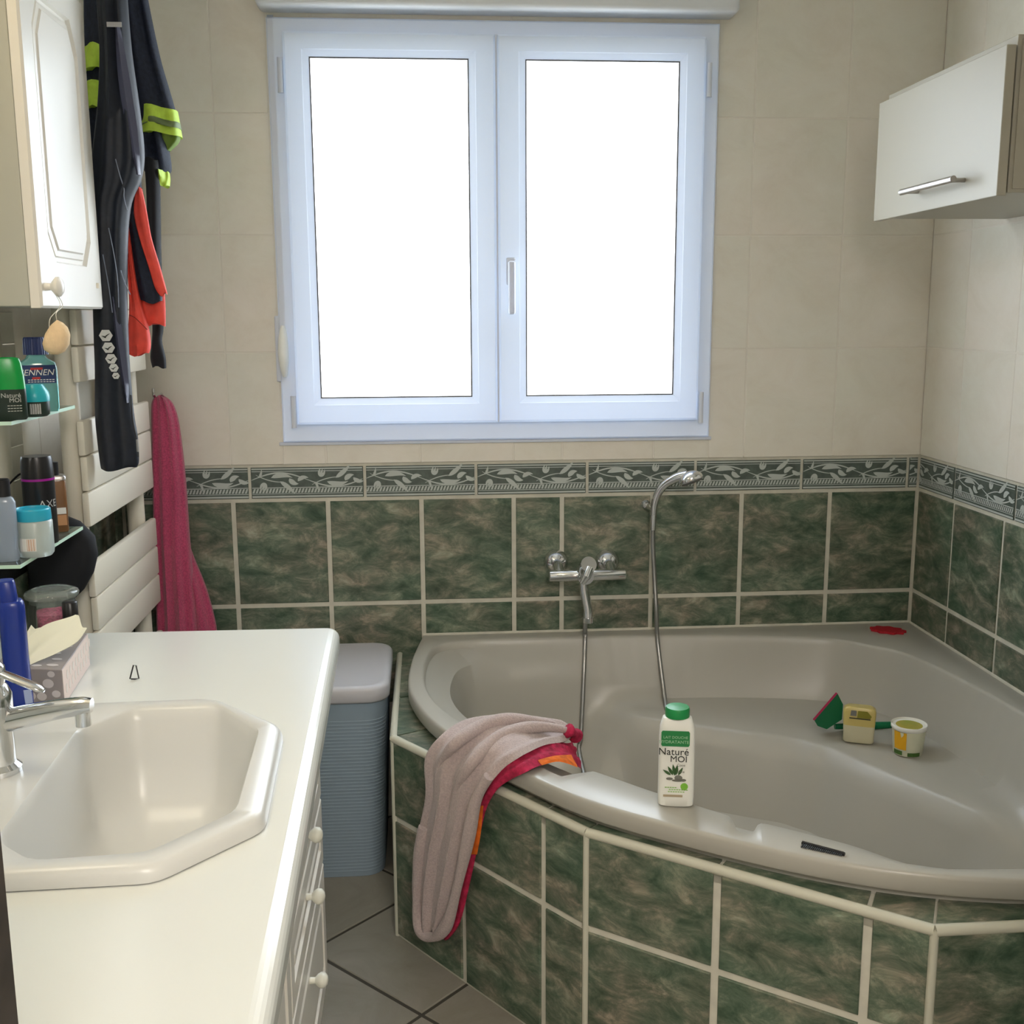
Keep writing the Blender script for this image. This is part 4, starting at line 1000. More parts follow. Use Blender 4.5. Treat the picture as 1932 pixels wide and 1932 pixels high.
# hair clip
c0, c1, c2 = on_z(HC+.002, 245, 1281), on_z(HC+.002, 262, 1280), on_z(HC+.003, 250, 1257)
tp_ = on_y(c0.y, 250, 1257)
tag(finish(tube([c0, Vector((tp_.x, c0.y+.006, tp_.z)), Vector((tp_.x+.004, c0.y+.006, tp_.z-.001)), c1, c1-Vector((.005, .003, 0)), c0+Vector((.002, 0, 0))], .0012, 8), 'hair_clip', BLACKP, loc=(c0.x, c0.y, HC)), 'small bent black hair clip lying alone on the white worktop', 'hair clip')

# ---------------------------------------------------------------- radiator
rad = thing('towel_radiator', 'cream flat-slat towel radiator on left wall behind hanging clothes', 'radiator', (-2.09, -.39, .30))
RX = -2.05; RY0, RY1 = -.655, -.125
for y in (-.615, -.165):
    finish(tube([(-2.092, y, .30), (-2.092, y, 1.86)], .021, 16), 'column', CREAM, rad, smooth=True)
    for z in (.5, 1.62): finish(tube([(XL+.001, y+(.04 if y < -.3 else -.03), z), (-2.092, y+(.04 if y < -.3 else -.03), z)], .009, 10), 'wall_bracket', CREAM, rad, smooth=True)
zt = 1.785
for g_ in range(5):
    for k in range(3):
        z = zt-.0735*(k+1); finish(box(RX-.019, RX-.004, RY0+.006*(k % 2), RY1, z+.0012, z+.0722, .004, 2), 'slat', CREAM, rad, smooth=40)
    zt -= .0735*3+.075

# ---------------------------------------------------------------- hanging clothes
def drape(rows, axis=(1, 0), n=40, folds=5, amp=.25, seed=0, sub=5, lean=0):
    """rows: (z, aL, aR, y, half_depth); closed cloth tube with vertical folds"""
    P = [Vector((r[1], r[2], r[0])) for r in rows]; Q = [Vector((r[3], r[4], 0)) for r in rows]
    Ps, Qs = spline(P, sub), spline(Q, sub); rnd = random.Random(seed); ph = [rnd.uniform(0, 6.28) for _ in range(4)]
    rings = []
    for i, (p, q) in enumerate(zip(Ps, Qs)):
        t = i/(len(Ps)-1); cx, hw = (p.x+p.y)/2, (p.y-p.x)/2; R = []
        for k in range(n):
            a = 2*math.pi*k/n; ca, sa = math.cos(a), math.sin(a)
            u = math.copysign(abs(ca)**.75, ca); fold = amp*(math.sin(folds*u*1.7+ph[0]+2.2*t)+.5*math.sin(folds*1.9*u+ph[1]-3*t))
            dd = q.y*math.copysign(abs(sa)**.8, sa)*(1+fold*.5)+q.y*fold*.6*(1-abs(u)**6)
            R.append((cx+hw*u, q.x-dd, p.z+.004*math.sin(3*u+ph[2])*(1 if 0 < i < len(Ps)-1 else 1)))
        rings.append(R)
    e = rings[-1]; c = Vector((sum(v[0] for v in e)/n, sum(v[1] for v in e)/n, sum(v[2] for v in e)/n+.01))
    rings.append([tuple(c+(Vector(v)-c)*.7) for v in e])
    return loft(rings)
def rows_px(Y0, L):
    out = []
    for py, pl, pr, d in L:
        a, c = on_y(Y0, pl, py), on_y(Y0, pr, py); out.append(((a.z+c.z)/2, a.x, c.x, Y0, d))
    return out
# rail the clothes hang from, above the frame
hk = thing('coat_rail', 'cream wall rail with hooks above the radiator', 'coat rail', (XL, -.45, 2.25))
finish(box(XL+.001, XL+.018, -.72, -.12, 2.24, 2.29, .003), 'board', CREAM, hk)
for y in (-.66, -.56, -.46, -.36): finish(tube(spline([(XL+.018, y, 2.27), (XL+.10, y, 2.262), (-1.97, y, 2.25), (-1.95, y, 2.275)], 4), .005, 8), 'hook', CREAM, hk)

# navy work jacket with neon bands (sleeve toward the window)
jk = thing('work_jacket', 'navy work jacket sleeve with neon yellow bands nearest the window', 'jacket', (-1.93, -.42, 2.2))
Yj = -.40
top = [(-200, 222, 262, .020)]
finish(drape(rows_px(Yj, top+[(-60, 222, 270, .030), (0, 226, 279, .032), (100, 236, 300, .036), (170, 243, 320, .038), (215, 250, 333, .036), (238, 262, 338, .034)]), folds=3, amp=.18, seed=3), 'sleeve', NAVY, jk, smooth=70)
finish(drape(rows_px(Yj-.002, [(206, 256, 334, .040), (222, 259, 337, .041), (240, 260, 340, .041), (256, 262, 343, .040)]), folds=3, amp=.15, seed=3), 'neon_band', NEON, jk, smooth=70)
finish(drape(rows_px(Yj-.004, [(229, 262, 339, .0415), (241, 264, 341, .0415)]), folds=3, amp=.15, seed=3), 'band_print', NEOND, jk, smooth=70)
finish(drape(rows_px(Yj+.004, [(252, 296, 341, .028), (266, 298, 336, .022), (282, 300, 320, .014)]), folds=3, amp=.15, seed=3), 'band_lining', mat('olive_lining', (.16, .25, .04), .7), jk, smooth=70)
finish(drape(rows_px(Yj+.002, [(250, 258, 312, .034), (290, 264, 319, .034), (322, 272, 323, .030), (332, 278, 318, .026)]), folds=3, amp=.2, seed=5), 'lower_sleeve', NAVY, jk, smooth=70)
finish(drape(rows_px(Yj-.004, [(320, 280, 318, .028), (335, 284, 320, .028), (350, 288, 319, .024)]), folds=4, amp=.3, seed=6), 'neon_cuff', NEON, jk, smooth=70)
# back body of the jacket to the left, with neon trims beside the cabinet
finish(drape(rows_px(-.47, [(-200, 165, 240, .020), (-60, 160, 240, .024), (60, 160, 240, .026), (300, 172, 245, .024), (345, 180, 240, .02)]), folds=4, amp=.15, seed=8), 'body', NAVY, jk, smooth=70)
finish(drape(rows_px(-.475, [(92, 160, 204, .040), (115, 160, 206, .040), (136, 160, 208, .040)]), folds=3, amp=.1, seed=8), 'neon_trim', NEON, jk, smooth=70)
finish(drape(rows_px(-.475, [(160, 160, 206, .037), (190, 160, 204, .037), (208, 160, 198, .037)]), folds=3, amp=.1, seed=9), 'neon_trim', NEON, jk, smooth=70)
# dark sports jacket with hexagon emblems
sj = thing('sports_trousers', 'long dark navy sportswear with white hexagon emblems down the leg', 'sportswear', (-2.0, -.6, 2.2))
Ys = -.60
finish(drape(rows_px(Ys, [(-220, 180, 225, .016), (-80, 180, 236, .022), (0, 184, 240, .026), (100, 190, 248, .030), (200, 186, 262, .032), (290, 176, 272, .032), (340, 174, 266, .030), (385, 170, 248, .028), (450, 174, 241, .027), (560, 176, 240, .025), (640, 178, 242, .024), (700, 180, 245, .023), (780, 180, 252, .023), (830, 184, 260, .022), (872, 189, 262, .020), (884, 191, 258, .016)]), n=48, folds=4, amp=.16, seed=11), 'leg', NAVY2, sj, smooth=70)
# satin stripe running down the leg, with its own thickness
def ribbon(pts, wid, Y0, th=.003):
    C_ = spline([on_y(Y0, *p) for p in pts], 5); w = spline([Vector((x, 0, 0)) for x in wid], 5); b = bmesh.new(); rg = []
    for c, ww in zip(C_, w): hw = ww.x/2; rg.append([(c.x-hw, c.y, c.z), (c.x, c.y-th, c.z), (c.x+hw, c.y, c.z), (c.x, c.y+th, c.z)])
    return loft(rg)
finish(ribbon([(222, 50), (234, 150), (250, 250), (262, 330)], [.010, .022, .020, .008], Ys-.030, .008), 'satin_stripe', SHINE, sj, smooth=70)
finish(ribbon([(214, 560), (224, 640), (236, 720), (241, 760)], [.008, .020, .014, .003], Ys-.020, .008), 'satin_stripe', SHINE, sj, smooth=70)
qa = on_y(Ys-.036, 202, 51); qb = on_y(Ys-.036, 230, 51)
finish(prism([(0, 0), (qb.x-qa.x, 0), (qb.x-qa.x, .009), (0, .009)], qa, (1, 0, 0), (0, 0, 1), .002), 'reflective_tab', mat('grey_reflective', (.30, .31, .33), .4), sj)
for pts in ([(218, 300), (226, 330), (234, 356), (234, 372), (240, 396)], [(205, 430), (215, 480), (222, 530), (224, 580)], [(194, 480), (205, 540), (212, 590)], [(228, 510), (236, 535), (246, 556)]):
    finish(tube(spline([on_y(Ys-.030, *p) for p in pts], 5), .0010, 6), 'piping', mat('grey_piping', (.22, .25, .33), .5) if 'grey_piping' not in bpy.data.materials else bpy.data.materials['grey_piping'], sj)
for (px, py, s) in ((200, 633, 13.5), (205, 656, 12.5), (210, 677, 11.5), (215, 694, 9.5), (219, 709, 7.5)):
    c = on_y(Ys-.0275, px, py); sc1 = s*(c-CAM).length/F_PX*.98
    b = prism([(sc1*math.cos(math.radians(a_))*.98, sc1*.84*math.sin(math.radians(a_))) for a_ in (0, 60, 120, 180, 240, 300)], c, (1, -.25, 0), (0, 0, 1), .0012)
    em = finish(b, 'emblem', LABELW, sj)
    k = sc1
    bd = prism([(-.62*k, -.02*k), (-.20*k, -.10*k), (-.15*k, -.30*k), (.05*k, .02*k), (.45*k, .22*k), (.62*k, .26*k), (.30*k, .02*k), (.10*k, -.12*k), (-.02*k, -.34*k), (-.2*k, -.28*k)], c, (1, -.25, 0), (0, 0, 1), .0006, off=.0013)
    finish(bd, 'running_mark', INK, em)
zp = [on_y(Ys-.022, *p) for p in ((247, 745), (250, 790), (258, 830), (261, 862))]
finish(tube(spline(zp, 5), .0018, 6), 'zip', mat('zip_dark', (.04, .04, .045), .4), sj); q = on_y(Ys-.027, 259, 838)
finish(box(q.x-.002, q.x+.002, q.y-.002, q.y+.001, q.z-.016, q.z+.010, .0008), 'zip_pull', STEEL, sj)
# red and navy garment
rg_ = thing('red_lined_garment', 'coral red and navy garment hanging between dark sportswear and black sleeve', 'garment', (-1.97, -.5, 2.1))
Yr = -.52
finish(drape(rows_px(Yr, [(280, 236, 264, .012), (380, 240, 268, .016), (430, 243, 276, .017), (500, 250, 292, .018), (548, 258, 305, .018), (570, 264, 306, .016)]), folds=3, amp=.15, seed=21), 'navy_panel', NAVY, rg_, smooth=70)
finish(drape(rows_px(Yr-.016, [(357, 256, 268, .008), (400, 253, 277, .010), (450, 264, 286, .010), (500, 280, 301, .010), (540, 292, 312, .010), (556, 302, 316, .006)]), n=24, folds=3, amp=.15, seed=22), 'red_edge', RED, rg_, smooth=70)
finish(drape(rows_px(Yr-.012, [(422, 237, 242, .006), (480, 240, 250, .012), (540, 243, 259, .014), (580, 245, 268, .018), (625, 243, 281, .020), (655, 243, 284, .020), (669, 245, 281, .016)]), n=32, folds=4, amp=.2, seed=23), 'red_panel', RED, rg_, smooth=70)
finish(drape(rows_px(Yr+.012, [(540, 262, 310, .012), (580, 266, 312, .013), (613, 272, 312, .012)]), n=32, folds=3, amp=.2, seed=24), 'red_lining', RED, rg_, smooth=70)
finish(tube(spline([on_y(Yr-.034, *p) for p in ((244, 594), (254, 599), (266, 610), (278, 622))], 5), .0009, 6), 'seam', mat('dark_red_seam', (.35, .03, .02), .7), rg_)
# black sleeve behind
bs = drape(rows_px(-.43, [(300, 272, 300, .014), (350, 276, 302, .016), (450, 280, 303, .017), (560, 285, 306, .016), (615, 288, 308, .015), (640, 287, 305, .014), (672, 284, 312, .015), (692, 288, 313, .013)]), n=28, folds=2, amp=.15, seed=31)
tag(finish(bs, 'black_sleeve', BLACKF, loc=(-1.95, -.43, 1.8), smooth=70), 'narrow black sleeve end hanging below the neon cuff', 'garment')
# pink towel
pt = thing('pink_towel', 'dusty pink terry towel hanging beyond the radiator against back wall', 'towel', (-2.0, -.06, 1.2))
finish(drape([*rows_px(-.075, [(748, 290, 312, .012), (760, 286, 326, .020), (800, 286, 338, .024), (900, 288, 350, .026), (1000, 290, 357, .026), (1060, 292, 362, .026), (1180, 296, 372, .028), (1300, 300, 376, .028)])], n=64, folds=6, amp=.22, seed=41), 'front_fall', PINK, pt, smooth=70)
finish(drape([*rows_px(-.055, [(1010, 318, 352, .018), (1050, 320, 366, .022), (1110, 330, 390, .024), (1180, 335, 408, .025), (1240, 338, 412, .024), (1290, 340, 414, .022)])], n=48, folds=4, amp=.22, seed=42), 'rear_fall', PINK, pt, smooth=70)
q = on_y(-.03, 300, 752); finish(tube(spline([(q.x, .003, q.z+.01), (q.x, -.04, q.z+.006), (q.x, -.08, q.z+.010), (q.x, -.085, q.z+.03)], 4), .004, 8), 'hook', CHROME, pt)
# black bag at near end of radiator
bg_pts = [(60, 985), (110, 968), (150, 984), (178, 1012), (184, 1045), (176, 1080), (158, 1112), (120, 1150), (60, 1150), (40, 1060)]
Yb = -.715; pl_ = [on_y(Yb, *p) for p in bg_pts]; cc = sum(pl_, Vector())/len(pl_)
pl_ = [Vector((max(p.x, XL+.006), p.y, p.z)) for p in pl_]; rings = [[cc+(p-cc)*s+Vector((0, d, 0)) for p in pl_] for s, d in ((.6, -.028), (.88, -.022), (1, -.006), (1, .006), (.88, .022), (.6, .028))]
bag = thing('black_pouch', 'soft black pouch hanging under the lower glass shelf by the radiator', 'pouch', cc)
for r in rings:
    for i, p in enumerate(r): r[i] = Vector((max(p.x, XL+.004), p.y, p.z))
finish(loft(rings), 'pouch_body', BLACKF, bag, smooth=70)
finish(tube(spline([on_y(Yb+.01, 110, 972), on_y(Yb+.03, 100, 930), (XL+.02, Yb+.03, 1.09), (XL+.002, Yb+.03, 1.09)], 5), .002, 6), 'loop', BLACKF, bag)

# ---------------------------------------------------------------- laundry hamper
hp_ = thing('laundry_hamper', 'tall blue grey plastic laundry hamper with pale lid in corner', 'hamper', (-1.64, -.2, 0))
HZ = .528
def rrect(x0, x1, y0, y1, r, z, k=6):
    out = []
    for cx, cy, a0 in ((x1-r, y1-r, 0), (x0+r, y1-r, 90), (x0+r, y0+r, 180), (x1-r, y0+r, 270)):
        for i in range(k+1):
            a = math.radians(a0+90*i/k); out.append((cx+r*math.cos(a), cy+r*math.sin(a), z))
    return out
rings = [rrect(-1.81+.035*(1-t), -1.474-.018*(1-t), -.400+.068*(1-t), -.045-.02*(1-t), .05, .001+(HZ-.04)*t) for t in (0, .01, .25, .5, .75, 1)]
hb_ = loft(rings); finish(hb_, 'body', BIN, hp_, smooth=45)
# woven relief: fine horizontal ribs on the visible front and side
b = bmesh.new()
for i in range(46):
    t = .03+.86*i/45; z = (HZ-.04)*t; a = (1-t)
    x0, x1, y0, y1 = -1.81+.035*a, -1.474-.018*a, -.400+.068*a, -.045-.02*a
    R0 = rrect(x0, x1, y0, y1, .05, z); R1 = rrect(x0-.0013, x1+.0013, y0-.0013, y1+.0013, .051, z+.0025); R2_ = rrect(x0, x1, y0, y1, .05, z+.005)
    loft([R0, R1, R2_], False, False, bm=b)
o = finish(b, 'rib_relief', BIN, hp_, smooth=70); o['kind'] = 'stuff'
rings = [rrect(-1.815, -1.470, -.405, -.040, .052, HZ-.042), rrect(-1.820, -1.466, -.410, -.036, .055, HZ-.036), rrect(-1.820, -1.466, -.410, -.036, .055, HZ-.010), rrect(-1.815, -1.471, -.405, -.040, .05, HZ-.003), rrect(-1.806, -1.480, -.396, -.049, .045, HZ), rrect(-1.798, -1.488, -.388, -.057, .04, HZ-.003), rrect(-1.790, -1.496, -.380, -.065, .035, HZ-.0035)]
finish(loft(rings), 'lid', BINL, hp_, smooth=50)

# ---------------------------------------------------------------- bath fittings
mx = thing('bath_mixer', 'chrome wall mounted bath mixer with lever on green tiles', 'tap', (-.95, 0, .71))
e1, e2 = on_y(-.02, 1050, 1062), on_y(-.02, 1147, 1062)
for e in (e1, e2):
    rg = [[(e.x+r*math.cos(a), y, e.z+r*math.sin(a)) for a in [2*math.pi*k/28 for k in range(28)]] for r, y in ((.034, .0), (.034, -.006), (.030, -.018), (.021, -.028), (.014, -.032), (.012, -.060))]
    finish(loft(rg), 'escutcheon', CHROME, mx, smooth=50)
b1, b2 = on_y(-.085, 1036, 1086), on_y(-.085, 1180, 1084)
zb = (b1.z+b2.z)/2
finish(tube([(b1.x, -.085, zb), (b1.x+.002, -.085, zb), (b2.x-.002, -.085, zb), (b2.x, -.085, zb)], [.013, .0155, .0155, .013], 20), 'crossbar', CHROME, mx, smooth=60)
for e in (e1, e2): finish(tube([(e.x, -.055, e.z), (e.x, -.085, zb+.004)], .013, 14), 'union', CHROME, mx, smooth=60)
c = on_y(-.10, 1103, 1085)
finish(tube([(c.x, -.060, zb), (c.x, -.125, zb+.006)], [.022, .022], 22), 'cartridge_housing', CHROME, mx, smooth=50)
k_ = on_y(-.14, 1110, 1066)
lb = tube([(c.x, -.115, zb+.004), (c.x+.002, -.132, k_.z-.004), (k_.x, -.150, k_.z+.004)], [.016, .021, .021], 22); finish(lb, 'cap', CHROME, mx, smooth=50)
l0 = on_y(-.16, 1098, 1100); l1 = on_y(-.15, 1112, 1072)
finish(tube([l1, l1.lerp(l0, .5)+Vector((0, -.012, 0)), l0], [.010, .010, .007], 12), 'lever', CHROME, mx, smooth=50)
s1 = on_y(-.085, 1108, 1165); 
finish(tube(spline([(c.x, -.085, zb-.010), (c.x+.002, -.088, zb-.045), (s1.x, -.095, s1.z+.025), (s1.x, -.098, s1.z)], 5), .0125, 16), 'spout', CHROME, mx, smooth=60)
finish(tube([(s1.x, -.098, s1.z+.004), (s1.x, -.098, s1.z-.010)], .0145, 18), 'spout_nozzle', CHROME, mx, smooth=50)
# hand shower on wall holder, hose looping into the bath
sh = thing('hand_shower', 'chrome hand shower in its wall holder above the bath', 'shower', (-.76, 0, .9))
g0 = on_y(-.055, 1232, 962); 
finish(lathe((0, 0, 0), [(.013, 0), (.013, .006), (.009, .012), (.001, .0125)], 20), 'wall_plate', CHROME, sh, loc=(0, 0, 0), smooth=30)
wp_ = bpy.data.objects['wall_plate']; wp_.rotation_euler = (math.pi/2, 0, 0); wp_.location = Vector((g0.x-.010, -.0002, g0.z+.006))-sh.location
finish(tube([(g0.x-.006, -.010, g0.z+.004), (g0.x, -.055, g0.z)], .008, 12), 'holder_arm', CHROME, sh, smooth=50)
hd = [on_y(-.055, 1233, 975), on_y(-.058, 1236, 945), on_y(-.068, 1250, 918), on_y(-.085, 1275, 902), on_y(-.10, 1298, 897)]
hs = spline(hd, 6); rd = [.0085+.006*(i/(len(hs)-1)) for i in range(len(hs))]
finish(tube(hs, rd, 16), 'handle', CHROME, sh, smooth=60)
hc = on_y(-.115, 1303, 903); nn = Vector((.30, -.32, -.9)).normalized()
tx = nn.cross(Vector((0, 1, 0))).normalized(); ty = nn.cross(tx)
rg = [[hc+nn*d+(tx*math.cos(a)+ty*math.sin(a))*r for a in [2*math.pi*k/32 for k in range(32)]] for r, d in ((.008, -.020), (.022, -.015), (.032, -.004), (.034, .004), (.032, .010))]
finish(loft(rg), 'spray_head', CHROME, sh, smooth=50)
finish(loft([[hc+nn*d+(tx*math.cos(a)+ty*math.sin(a))*r for a in [2*math.pi*k/32 for k in range(32)]] for r, d in ((.028, .0101), (.028, .0115), (.001, .0116))]), 'spray_face', mat('grey_rubber', (.25, .25, .25), .6), sh)
hosep = [Vector((s1.x-.004, -.080, s1.z+.030)), Vector((s1.x-.006, -.086, .565)), in_basin(1104, 1205), in_basin(1102, 1260), in_basin(1099, 1330), in_basin(1096, 1390), in_basin(1095, 1430),
         on_basin(-.95, -.42), on_basin(-.92, -.60), on_basin(-.80, -.68), on_basin(-.70, -.58), on_basin(-.72, -.40), in_basin(1274, 1440), in_basin(1265, 1385), in_basin(1256, 1330), in_basin(1246, 1255), in_basin(1240, 1200), on_y(-.075, 1238, 1150), on_y(-.060, 1235, 1090), on_y(-.055, 1232, 1030), on_y(-.055, 1232, 978)]
hp2 = spline(hosep, 10); rad_ = [.0058+(.0007 if i % 2 else 0) for i in range(len(hp2))]
fine = []
for a, c in zip(hp2[:-1], hp2[1:]):
    for s in range(4): fine.append(a.lerp(c, s/4))
fine.append(hp2[-1])
finish(tube(fine, [.0056+.0009*(i % 2) for i in range(len(fine))], 9), 'hose', HOSE, sh, smooth=80)
for p in (hp2[0], hp2[-1]): pass
finish(tube([on_y(-.055, 1232, 1000), on_y(-.055, 1233, 972)], [.0075, .0095], 14), 'hose_nut', CHROME, sh, smooth=50)

# ---------------------------------------------------------------- right wall cabinet
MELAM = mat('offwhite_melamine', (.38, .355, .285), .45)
rc = thing('wall_cabinet', 'white wall cabinet with lift-up door and steel bar handle, upper right', 'cabinet', (-.15, -.64, 1.6))
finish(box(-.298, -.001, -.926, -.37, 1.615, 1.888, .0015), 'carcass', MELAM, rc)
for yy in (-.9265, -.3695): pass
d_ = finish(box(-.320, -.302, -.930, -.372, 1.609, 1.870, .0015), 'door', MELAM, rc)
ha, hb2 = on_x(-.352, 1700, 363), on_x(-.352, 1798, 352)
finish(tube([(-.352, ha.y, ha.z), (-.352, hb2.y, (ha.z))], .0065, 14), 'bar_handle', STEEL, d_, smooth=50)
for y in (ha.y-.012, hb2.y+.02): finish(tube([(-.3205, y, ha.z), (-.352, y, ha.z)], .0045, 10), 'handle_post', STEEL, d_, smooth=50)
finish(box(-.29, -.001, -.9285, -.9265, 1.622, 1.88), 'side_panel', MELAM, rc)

# ---------------------------------------------------------------- towel over the bath rim
bt_ = thing('bath_towel', 'pale mauve terry towel with crimson back draped over the bath rim', 'towel', (-1.28, -.83, .5))
def pw(off, px, py): return on_wall(P1, P2, off, px, py)
Lft = [pw(.028, 800, 1765), pw(.030, 786, 1735), pw(.032, 780, 1660), pw(.035, 789, 1580), pw(.035, 805, 1500), pw(.035, 803, 1430), pw(.015, 828, 1392), on_z(.556, 872, 1362), on_z(.560, 925, 1352), on_z(.54, 975, 1350), on_z(.52, 1030, 1360), on_z(.51, 1075, 1372)]
Rgt = [pw(.026, 836, 1762), pw(.030, 852, 1735), pw(.030, 875, 1660), pw(.030, 893, 1580), pw(.034, 905, 1520), pw(.030, 925, 1480), pw(.010, 950, 1450), on_z(.556, 975, 1432), on_z(.560, 1000, 1418), on_z(.55, 1030, 1405), on_z(.535, 1062, 1400), on_z(.53, 1078, 1392)]
def cloth(Lc, Rc, n=26, k=5, amp=.008, nf_=3.2, th=.010, round_=.012, seed=0, top_i=7):
    La, Ra = spline(Lc, k), spline(Rc, k); m = len(La); G1 = []; G2 = []
    for i, (a, c) in enumerate(zip(La, Ra)):
        tng = ((La[min(i+1, m-1)]-La[max(i-1, 0)])+(Ra[min(i+1, m-1)]-Ra[max(i-1, 0)])).normalized(); wd = (c-a).normalized()
        nr = tng.cross(wd).normalized()
        if i == 0: ref = Vector((-.6, -.7, .3)); 
        if nr.dot(Vector((-.5, -.6, .8))) < 0: nr = -nr
        r1, r2 = [], []
        for j in range(n+1):
            u = j/n; e = math.sin(math.pi*min(1, max(0, u)))**.35
            f = amp*(math.sin(2*math.pi*nf_*u+seed+i*.03)+.5*math.sin(2*math.pi*nf_*1.9*u+1.3*seed-i*.05))*e
            endt = min(1, i/3)*min(1, (m-1-i)/3)
            p = a.lerp(c, u)+nr*f; r1.append(p+nr*th*e*max(.25, endt)); r2.append(p-nr*th*.8*e*max(.25, endt))
        G1.append(r1); G2.append(r2)
    b = bmesh.new(); T = [[b.verts.new(p) for p in r] for r in G1]; B2 = [[b.verts.new(p) for p in r] for r in G2]
    for i in range(m-1):
        for j in range(n):
            b.faces.new((T[i][j], T[i][j+1], T[i+1][j+1], T[i+1][j])); b.faces.new((B2[i][j], B2[i+1][j], B2[i+1][j+1], B2[i][j+1]))
        for j in (0, n): b.faces.new((T[i][j], T[i+1][j], B2[i+1][j], B2[i][j]))
    for j in range(n):
        for i in (0, m-1): b.faces.new((T[i][j], T[i][j+1], B2[i][j+1], B2[i][j]))
    return b
finish(cloth(Lft, Rgt, amp=.006, nf_=3.0, th=.011, seed=1.0), 'terry_face', TERRY, bt_, smooth=75)
# crimson reverse peeping out along the right edge
La2 = [pw(.020, 815, 1768), pw(.020, 838, 1735), pw(.020, 855, 1660), pw(.020, 870, 1580), pw(.020, 885, 1520), pw(.020, 902, 1470), pw(.014, 925, 1440), on_z(.552, 955, 1420), on_z(.556, 985, 1400), on_z(.546, 1025, 1392), on_z(.52, 1068, 1402), on_z(.50, 1080, 1398)]
Ra2 = [pw(.016, 845, 1773), pw(.016, 868, 1740), pw(.016, 888, 1660), pw(.018, 905, 1580), pw(.018, 918, 1525), pw(.016, 938, 1490), pw(.004, 962, 1472), on_z(.540, 990, 1458), on_z(.542, 1015, 1446), on_z(.53, 1050, 1437), on_z(.51, 1082, 1440), on_z(.49, 1098, 1452)]
finish(cloth(La2, Ra2, n=12, amp=.003, nf_=2.2, th=.005, seed=2.0), 'crimson_back', LINING, bt_, smooth=75)
hem = spline([pw(.040, 800, 1560), pw(.040, 791, 1620), pw(.040, 787, 1680), pw(.040, 789, 1735), pw(.040, 799, 1762), pw(.040, 816, 1768), pw(.040, 834, 1758), pw(.040, 849, 1728), pw(.040, 866, 1660), pw(.040, 884, 1580), pw(.042, 898, 1510), pw(.034, 922, 1465)], 6)
finish(tube(hem, [.012+.002*math.sin(i*.37) for i in range(len(hem))], 12), 'rolled_hem', TERRY, bt_, smooth=75)
La3 = [pw(.024, 882, 1612), pw(.024, 884, 1580), pw(.024, 890, 1545), pw(.024, 897, 1520)]; Ra3 = [pw(.024, 900, 1612), pw(.024, 906, 1580), pw(.024, 910, 1545), pw(.024, 912, 1520)]
finish(cloth(La3, Ra3, n=6, amp=.001, nf_=1, th=.002, seed=2.0), 'orange_patch', ORANGE, bt_, smooth=75)
La4 = [on_z(.552, 1015, 1434), on_z(.546, 1045, 1426), on_z(.525, 1078, 1424)]; Ra4 = [on_z(.548, 1022, 1444), on_z(.541, 1055, 1437), on_z(.515, 1090, 1448)]
finish(cloth(La4, Ra4, n=6, amp=.001, nf_=1, th=.003, seed=2.0), 'orange_patch', ORANGE, bt_, smooth=75)
# rolled outer folds on the towel top, ending in a crimson tip
rl1 = spline([pw(.040, 848, 1560), pw(.043, 862, 1490), pw(.040, 890, 1440), on_z(.565, 935, 1395), on_z(.572, 985, 1375), on_z(.565, 1030, 1372), on_z(.55, 1072, 1378)], 6)
finish(tube(rl1, [.002+.012*math.sin(math.pi*min(1, .02+i/len(rl1)*.9)) for i in range(len(rl1))], 12), 'rolled_fold', TERRY, bt_, smooth=75)
rl2 = spline([pw(.040, 822, 1500), pw(.040, 832, 1440), pw(.034, 862, 1400), on_z(.572, 905, 1372), on_z(.576, 955, 1358), on_z(.56, 1010, 1362), on_z(.545, 1045, 1366)], 6)
finish(tube(rl2, [.002+.013*math.sin(math.pi*min(1, .02+i/len(rl2)*.9)) for i in range(len(rl2))], 12), 'rolled_fold', TERRY, bt_, smooth=75)
rl3 = spline([on_z(.553, 1068, 1377), on_z(.545, 1080, 1382), on_z(.53, 1086, 1388)], 4)
finish(tube(rl3, [.012+.004*math.sin(i) for i in range(len(rl3))], 14), 'crimson_tip', LINING, bt_, smooth=75)

# ---------------------------------------------------------------- things on the bath
ZB = ZT+.0006
bl, br_ = on_z(ZB, 1242, 1512), on_z(ZB, 1309, 1524)
bc = (bl+br_)/2; w = (br_-bl).length/2; bc.y += .004
td = CAM-bc; ang = math.atan2(td.y, td.x)+.05; n2_ = Vector((math.cos(ang), math.sin(ang), 0)); a2_ = Vector((-math.sin(ang), math.cos(ang), 0))
ztop = on_y(bc.y, 1275, 1352).z; zsh = on_y(bc.y, 1275, 1370).z; zcap = on_y(bc.y, 1277, 1333).z
pb = thing('powder_bottle', 'white shower milk bottle with green cap standing on bath ledge', 'bottle', (bc.x, bc.y, ZB))
rotb = ang+math.pi/2
finish(superell(bc, [(w*.86, .013, ZB), (w*.96, .017, ZB+.003), (w*.98, .018, ZB+.02), (w*.97, .018, zsh-.02), (w*.93, .017, zsh), (w*.78, .015, ztop-.001), (w*.6, .013, ztop+.002)], n=48, p=3.4, rot=rotb), 'body', WHITEB, pb, smooth=50)
rcap = w*.66
finish(lathe((bc.x, bc.y), [(rcap*.98, ztop+.0015), (rcap, ztop+.003), (rcap, zcap-.004), (rcap*.93, zcap), (rcap*.4, zcap+.001)], 36), 'cap', GRNCAP, pb, smooth=40)
fp = bc+n2_*.0186
def dec(poly, z, M, nm, off=0, d=.0005): return finish(prism(poly, (fp.x, fp.y, 0), a2_, (0, 0, 1), d, off=off), nm, M, pb)
H_ = lambda py: on_y(bc.y-.017, 1275, py).z
z0, z1 = H_(1408), H_(1379)
